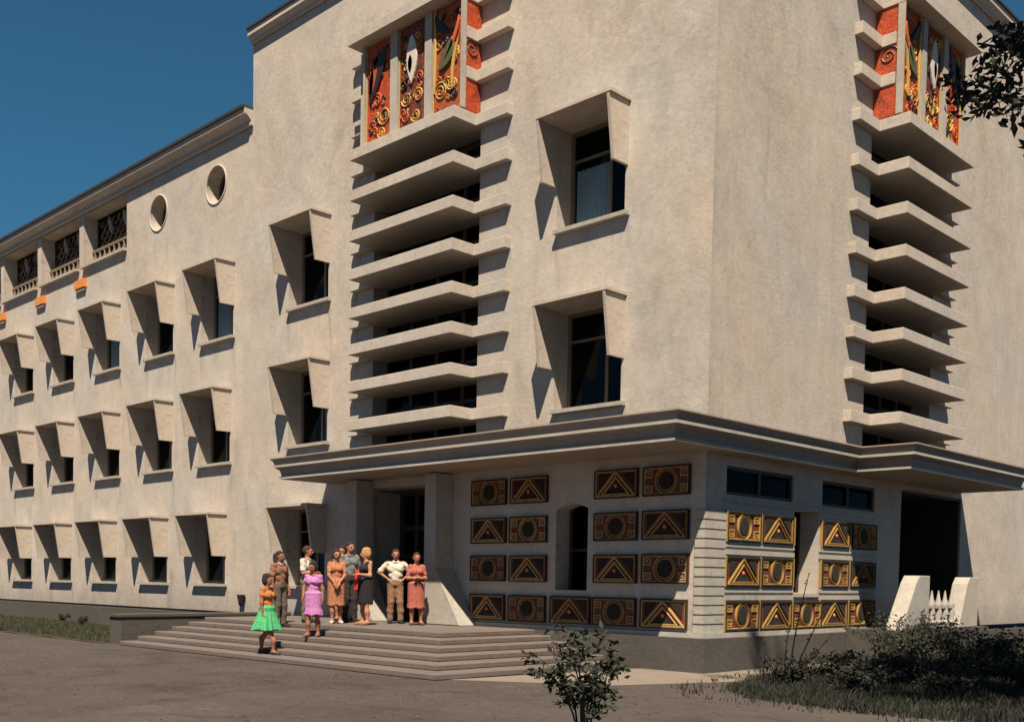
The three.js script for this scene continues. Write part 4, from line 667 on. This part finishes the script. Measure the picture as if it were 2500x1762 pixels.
    const b = new THREE.TorusGeometry(0.122, 0.013, 6, 24); b.rotateX(Math.PI / 2); b.scale(1.12, 1.5, 0.95); b.translate(0, 1.03, 0.003); mesh('belt', uvm(b), M.black, t);
  }
  if (!o.dress) {
    const tF = (x, y, z) => Math.max(un(upper, 0.035, f ? 0.013 : 0.018)(x, y, z) + fold(x, y, z), 1.0 - y, neckCut(x, y, z));
    mesh('shirt', uvm(surfaceNets(tF, [-0.5, 0.96, -0.3], [0.5, 1.52, 0.35], 0.0135)), o.top, t);
    if (!f || o.collar) for (const s of [-1, 1]) { const c = box(-0.035, 0.035, -0.022, 0.022, -0.006, 0.006); c.rotateZ(s * 0.6); c.rotateX(-0.5); c.translate(s * 0.045, 1.43, 0.06); mesh('collar', c, o.collar || o.top, t); }
  }
  for (let i = 0; i < 2; i++) { const q = feet.slice(i * 2, i * 2 + 2); const a = q[0]; mesh('shoe', uvm(surfaceNets((x, y, z) => Math.max(un(q, 0.02, 0.008)(x, y, z), 0.001 - y, y - (a[1] + (f ? 0.018 : 0.045))), [a[0] - 0.1, -0.02, a[2] - 0.1], [a[0] + 0.12, 0.35, a[2] + 0.32], 0.009)), o.shoes || M.black, t); }
  return t;
}
{
  const hairD = std({ color: lin(0.018, 0.010, 0.007), roughness: 0.95 }), hairB = std({ color: lin(0.38, 0.20, 0.07), roughness: 0.9 }), hairG = std({ color: lin(0.04, 0.022, 0.014), roughness: 0.95 });
  const down = s => [[s * 0.16, -1, 0.02], [s * 0.08, -1, 0.18]], hips = s => [[s * 0.75, -0.8, -0.1], [-s * 0.75, -0.55, 0.35]], fold = s => [[s * 0.22, -1, 0.15], [-s * 0.85, 0.05, 0.6]], bent = s => [[s * 0.15, -1, 0.1], [-s * 0.25, 0.1, 1]];
  const C = 0.88, stand = [[-0.01, 0, 0], [0.02, 0.03, 0]], white = cloth(0.52, 0.47, 0.38);
  makePerson({ label: 'woman in an orange top and wide bright green skirt walking down the steps', sex: 'f', h: 1.5, pos: [-6.62, -0.5, 4.52], face: C + 1.05, look: 0.2, skin: 1, legs: [[0, 0.24, 0], [0, -0.2, 0.03]], arms: [down(-1), [[0.2, -1, -0.25], [0.1, -1, 0.1]]], hair: { type: 'bob', mat: hairD }, top: cloth(0.48, 0.17, 0.05, 1), sleeve: 0.45, bottom: { type: 'skirt', hem: 0.52, r: 0.36, mat: cloth(0.06, 0.34, 0.14), folds: 11 }, flare: 1, shoes: cloth(0.05, 0.03, 0.025) });
  makePerson({ label: 'person in a brown shirt with pale collar, half hidden behind the green skirt', sex: 'm', h: 1.6, pos: [-8.5, -0.1, 2.92], face: C + 0.9, skin: 1, legs: stand, arms: [down(-1), down(1)], hair: { type: 'short', mat: hairD }, top: cloth(0.22, 0.10, 0.06), collar: white, bottom: { type: 'trousers', mat: cloth(0.10, 0.075, 0.055) } });
  makePerson({ label: 'woman in a lavender pink dress standing on the steps', sex: 'f', h: 1.46, pos: [-6.62, -0.2, 3.44], face: C - 0.35, look: -0.4, nod: 0.12, skin: 1, legs: [[0.01, 0.09, 0], [0.0, -0.06, 0]], arms: [[[-0.25, -1, 0.1], [0.1, -0.9, 0.5]], [[0.2, -1, -0.12], [0.08, -1, 0.15]]], hair: { type: 'bob', mat: hairD }, sleeve: 0.4, dress: { hem: 0.50, r: 0.235, mat: cloth(0.42, 0.165, 0.37), folds: 8 }, shoes: cloth(0.16, 0.09, 0.06) });
  makePerson({ label: 'man in white shirt and olive trousers turned away, beside the woman in lavender', sex: 'm', h: 1.62, pos: [-8.2, 0, 2.42], face: C + 1.15, look: 0.3, legs: stand, arms: [bent(-1), down(1)], hair: { type: 'short', mat: hairG }, top: white, bottom: { type: 'trousers', mat: cloth(0.12, 0.11, 0.06) } });
  makePerson({ label: 'woman in an orange brown dress with a dark belt, arms folded', sex: 'f', h: 1.55, pos: [-7.6, 0, 2.1], face: C + 0.1, look: 0.2, legs: [[0.0, 0.05, 0], [0.0, -0.02, 0]], arms: [[[-0.1, -1, 0.35], [0.5, -0.75, 0.5]], [[0.12, -1, 0.3], [-0.55, -0.7, 0.5]]], hair: { type: 'bob', mat: hairD }, sleeve: 0.7, dress: { hem: 0.42, r: 0.215, mat: cloth(0.40, 0.16, 0.085, 1), folds: 6 }, belt: M.black, shoes: white });
  makePerson({ label: 'dark-haired woman with a yellow white collar standing behind the woman in the orange brown dress', sex: 'f', h: 1.66, pos: [-8.55, 0, 1.2], face: C - 0.1, look: -0.3, legs: stand, arms: [down(-1), down(1)], hair: { type: 'bob', mat: hairD }, collar: cloth(0.66, 0.58, 0.25), top: cloth(0.42, 0.30, 0.14), bottom: { type: 'skirt', hem: 0.45, r: 0.21, mat: cloth(0.10, 0.06, 0.05) } });
  makePerson({ label: 'tall man in a grey shirt and dark trousers facing the blonde woman', sex: 'm', h: 1.74, pos: [-8.02, 0, 1.42], face: C + 0.55, look: 0.25, legs: stand, arms: [down(-1), bent(1)], hair: { type: 'short', mat: hairD }, top: cloth(0.145, 0.155, 0.15), bottom: { type: 'trousers', mat: cloth(0.028, 0.02, 0.02) } });
  makePerson({ label: 'blonde woman in a black sleeveless dress holding something red', sex: 'f', h: 1.57, pos: [-6.8, 0, 1.96], face: C - 1.0, look: -0.3, skin: 2, legs: stand, arms: [fold(-1), bent(1)], hair: { type: 'bob', mat: hairB }, sleeve: 0, dress: { hem: 0.47, r: 0.2, mat: cloth(0.012, 0.010, 0.012), folds: 5 }, shoes: cloth(0.3, 0.12, 0.06) });
  makePerson({ label: 'man in white shirt and brown trousers with hands on hips, before the door', sex: 'm', h: 1.58, pos: [-7.08, 0, 0.9], face: C, look: 0.05, legs: [[-0.03, 0, 0], [0.04, 0.03, 0]], arms: [hips(-1), hips(1)], hair: { type: 'short', mat: hairG }, top: white, sleeve: 0.85, bottom: { type: 'trousers', mat: cloth(0.22, 0.12, 0.065) } });
  makePerson({ label: 'woman in a red brown dress with folded arms, rightmost of the group', sex: 'f', h: 1.5, pos: [-6.28, 0, 1.02], face: C + 0.15, legs: stand, arms: [fold(-1), fold(1)], hair: { type: 'bun', mat: hairG }, sleeve: 0.7, dress: { hem: 0.40, r: 0.22, mat: cloth(0.40, 0.115, 0.085, 1), folds: 6 }, shoes: cloth(0.12, 0.05, 0.03) });
  { // red folder carried by the blonde woman
    const t = thing('red_folder', 'thin red folder held by the blonde woman in black', 'folder', [-6.82, 0.72, 2.2], C - 0.3); const b = new THREE.ExtrudeGeometry(new THREE.Shape([[-0.03, 0], [0.03, 0.02], [0.05, 0.4], [-0.01, 0.4]].map(p => new THREE.Vector2(...p))), { depth: 0.02, bevelEnabled: true, bevelSize: 0.006, bevelThickness: 0.006, bevelSegments: 1 }); mesh('cover', uvm(b), cloth(0.6, 0.03, 0.025), t);
  }
}

scene.traverse(o => { if (o.isMesh) { o.castShadow = true; o.receiveShadow = true; } });
renderer.render(scene, camera);
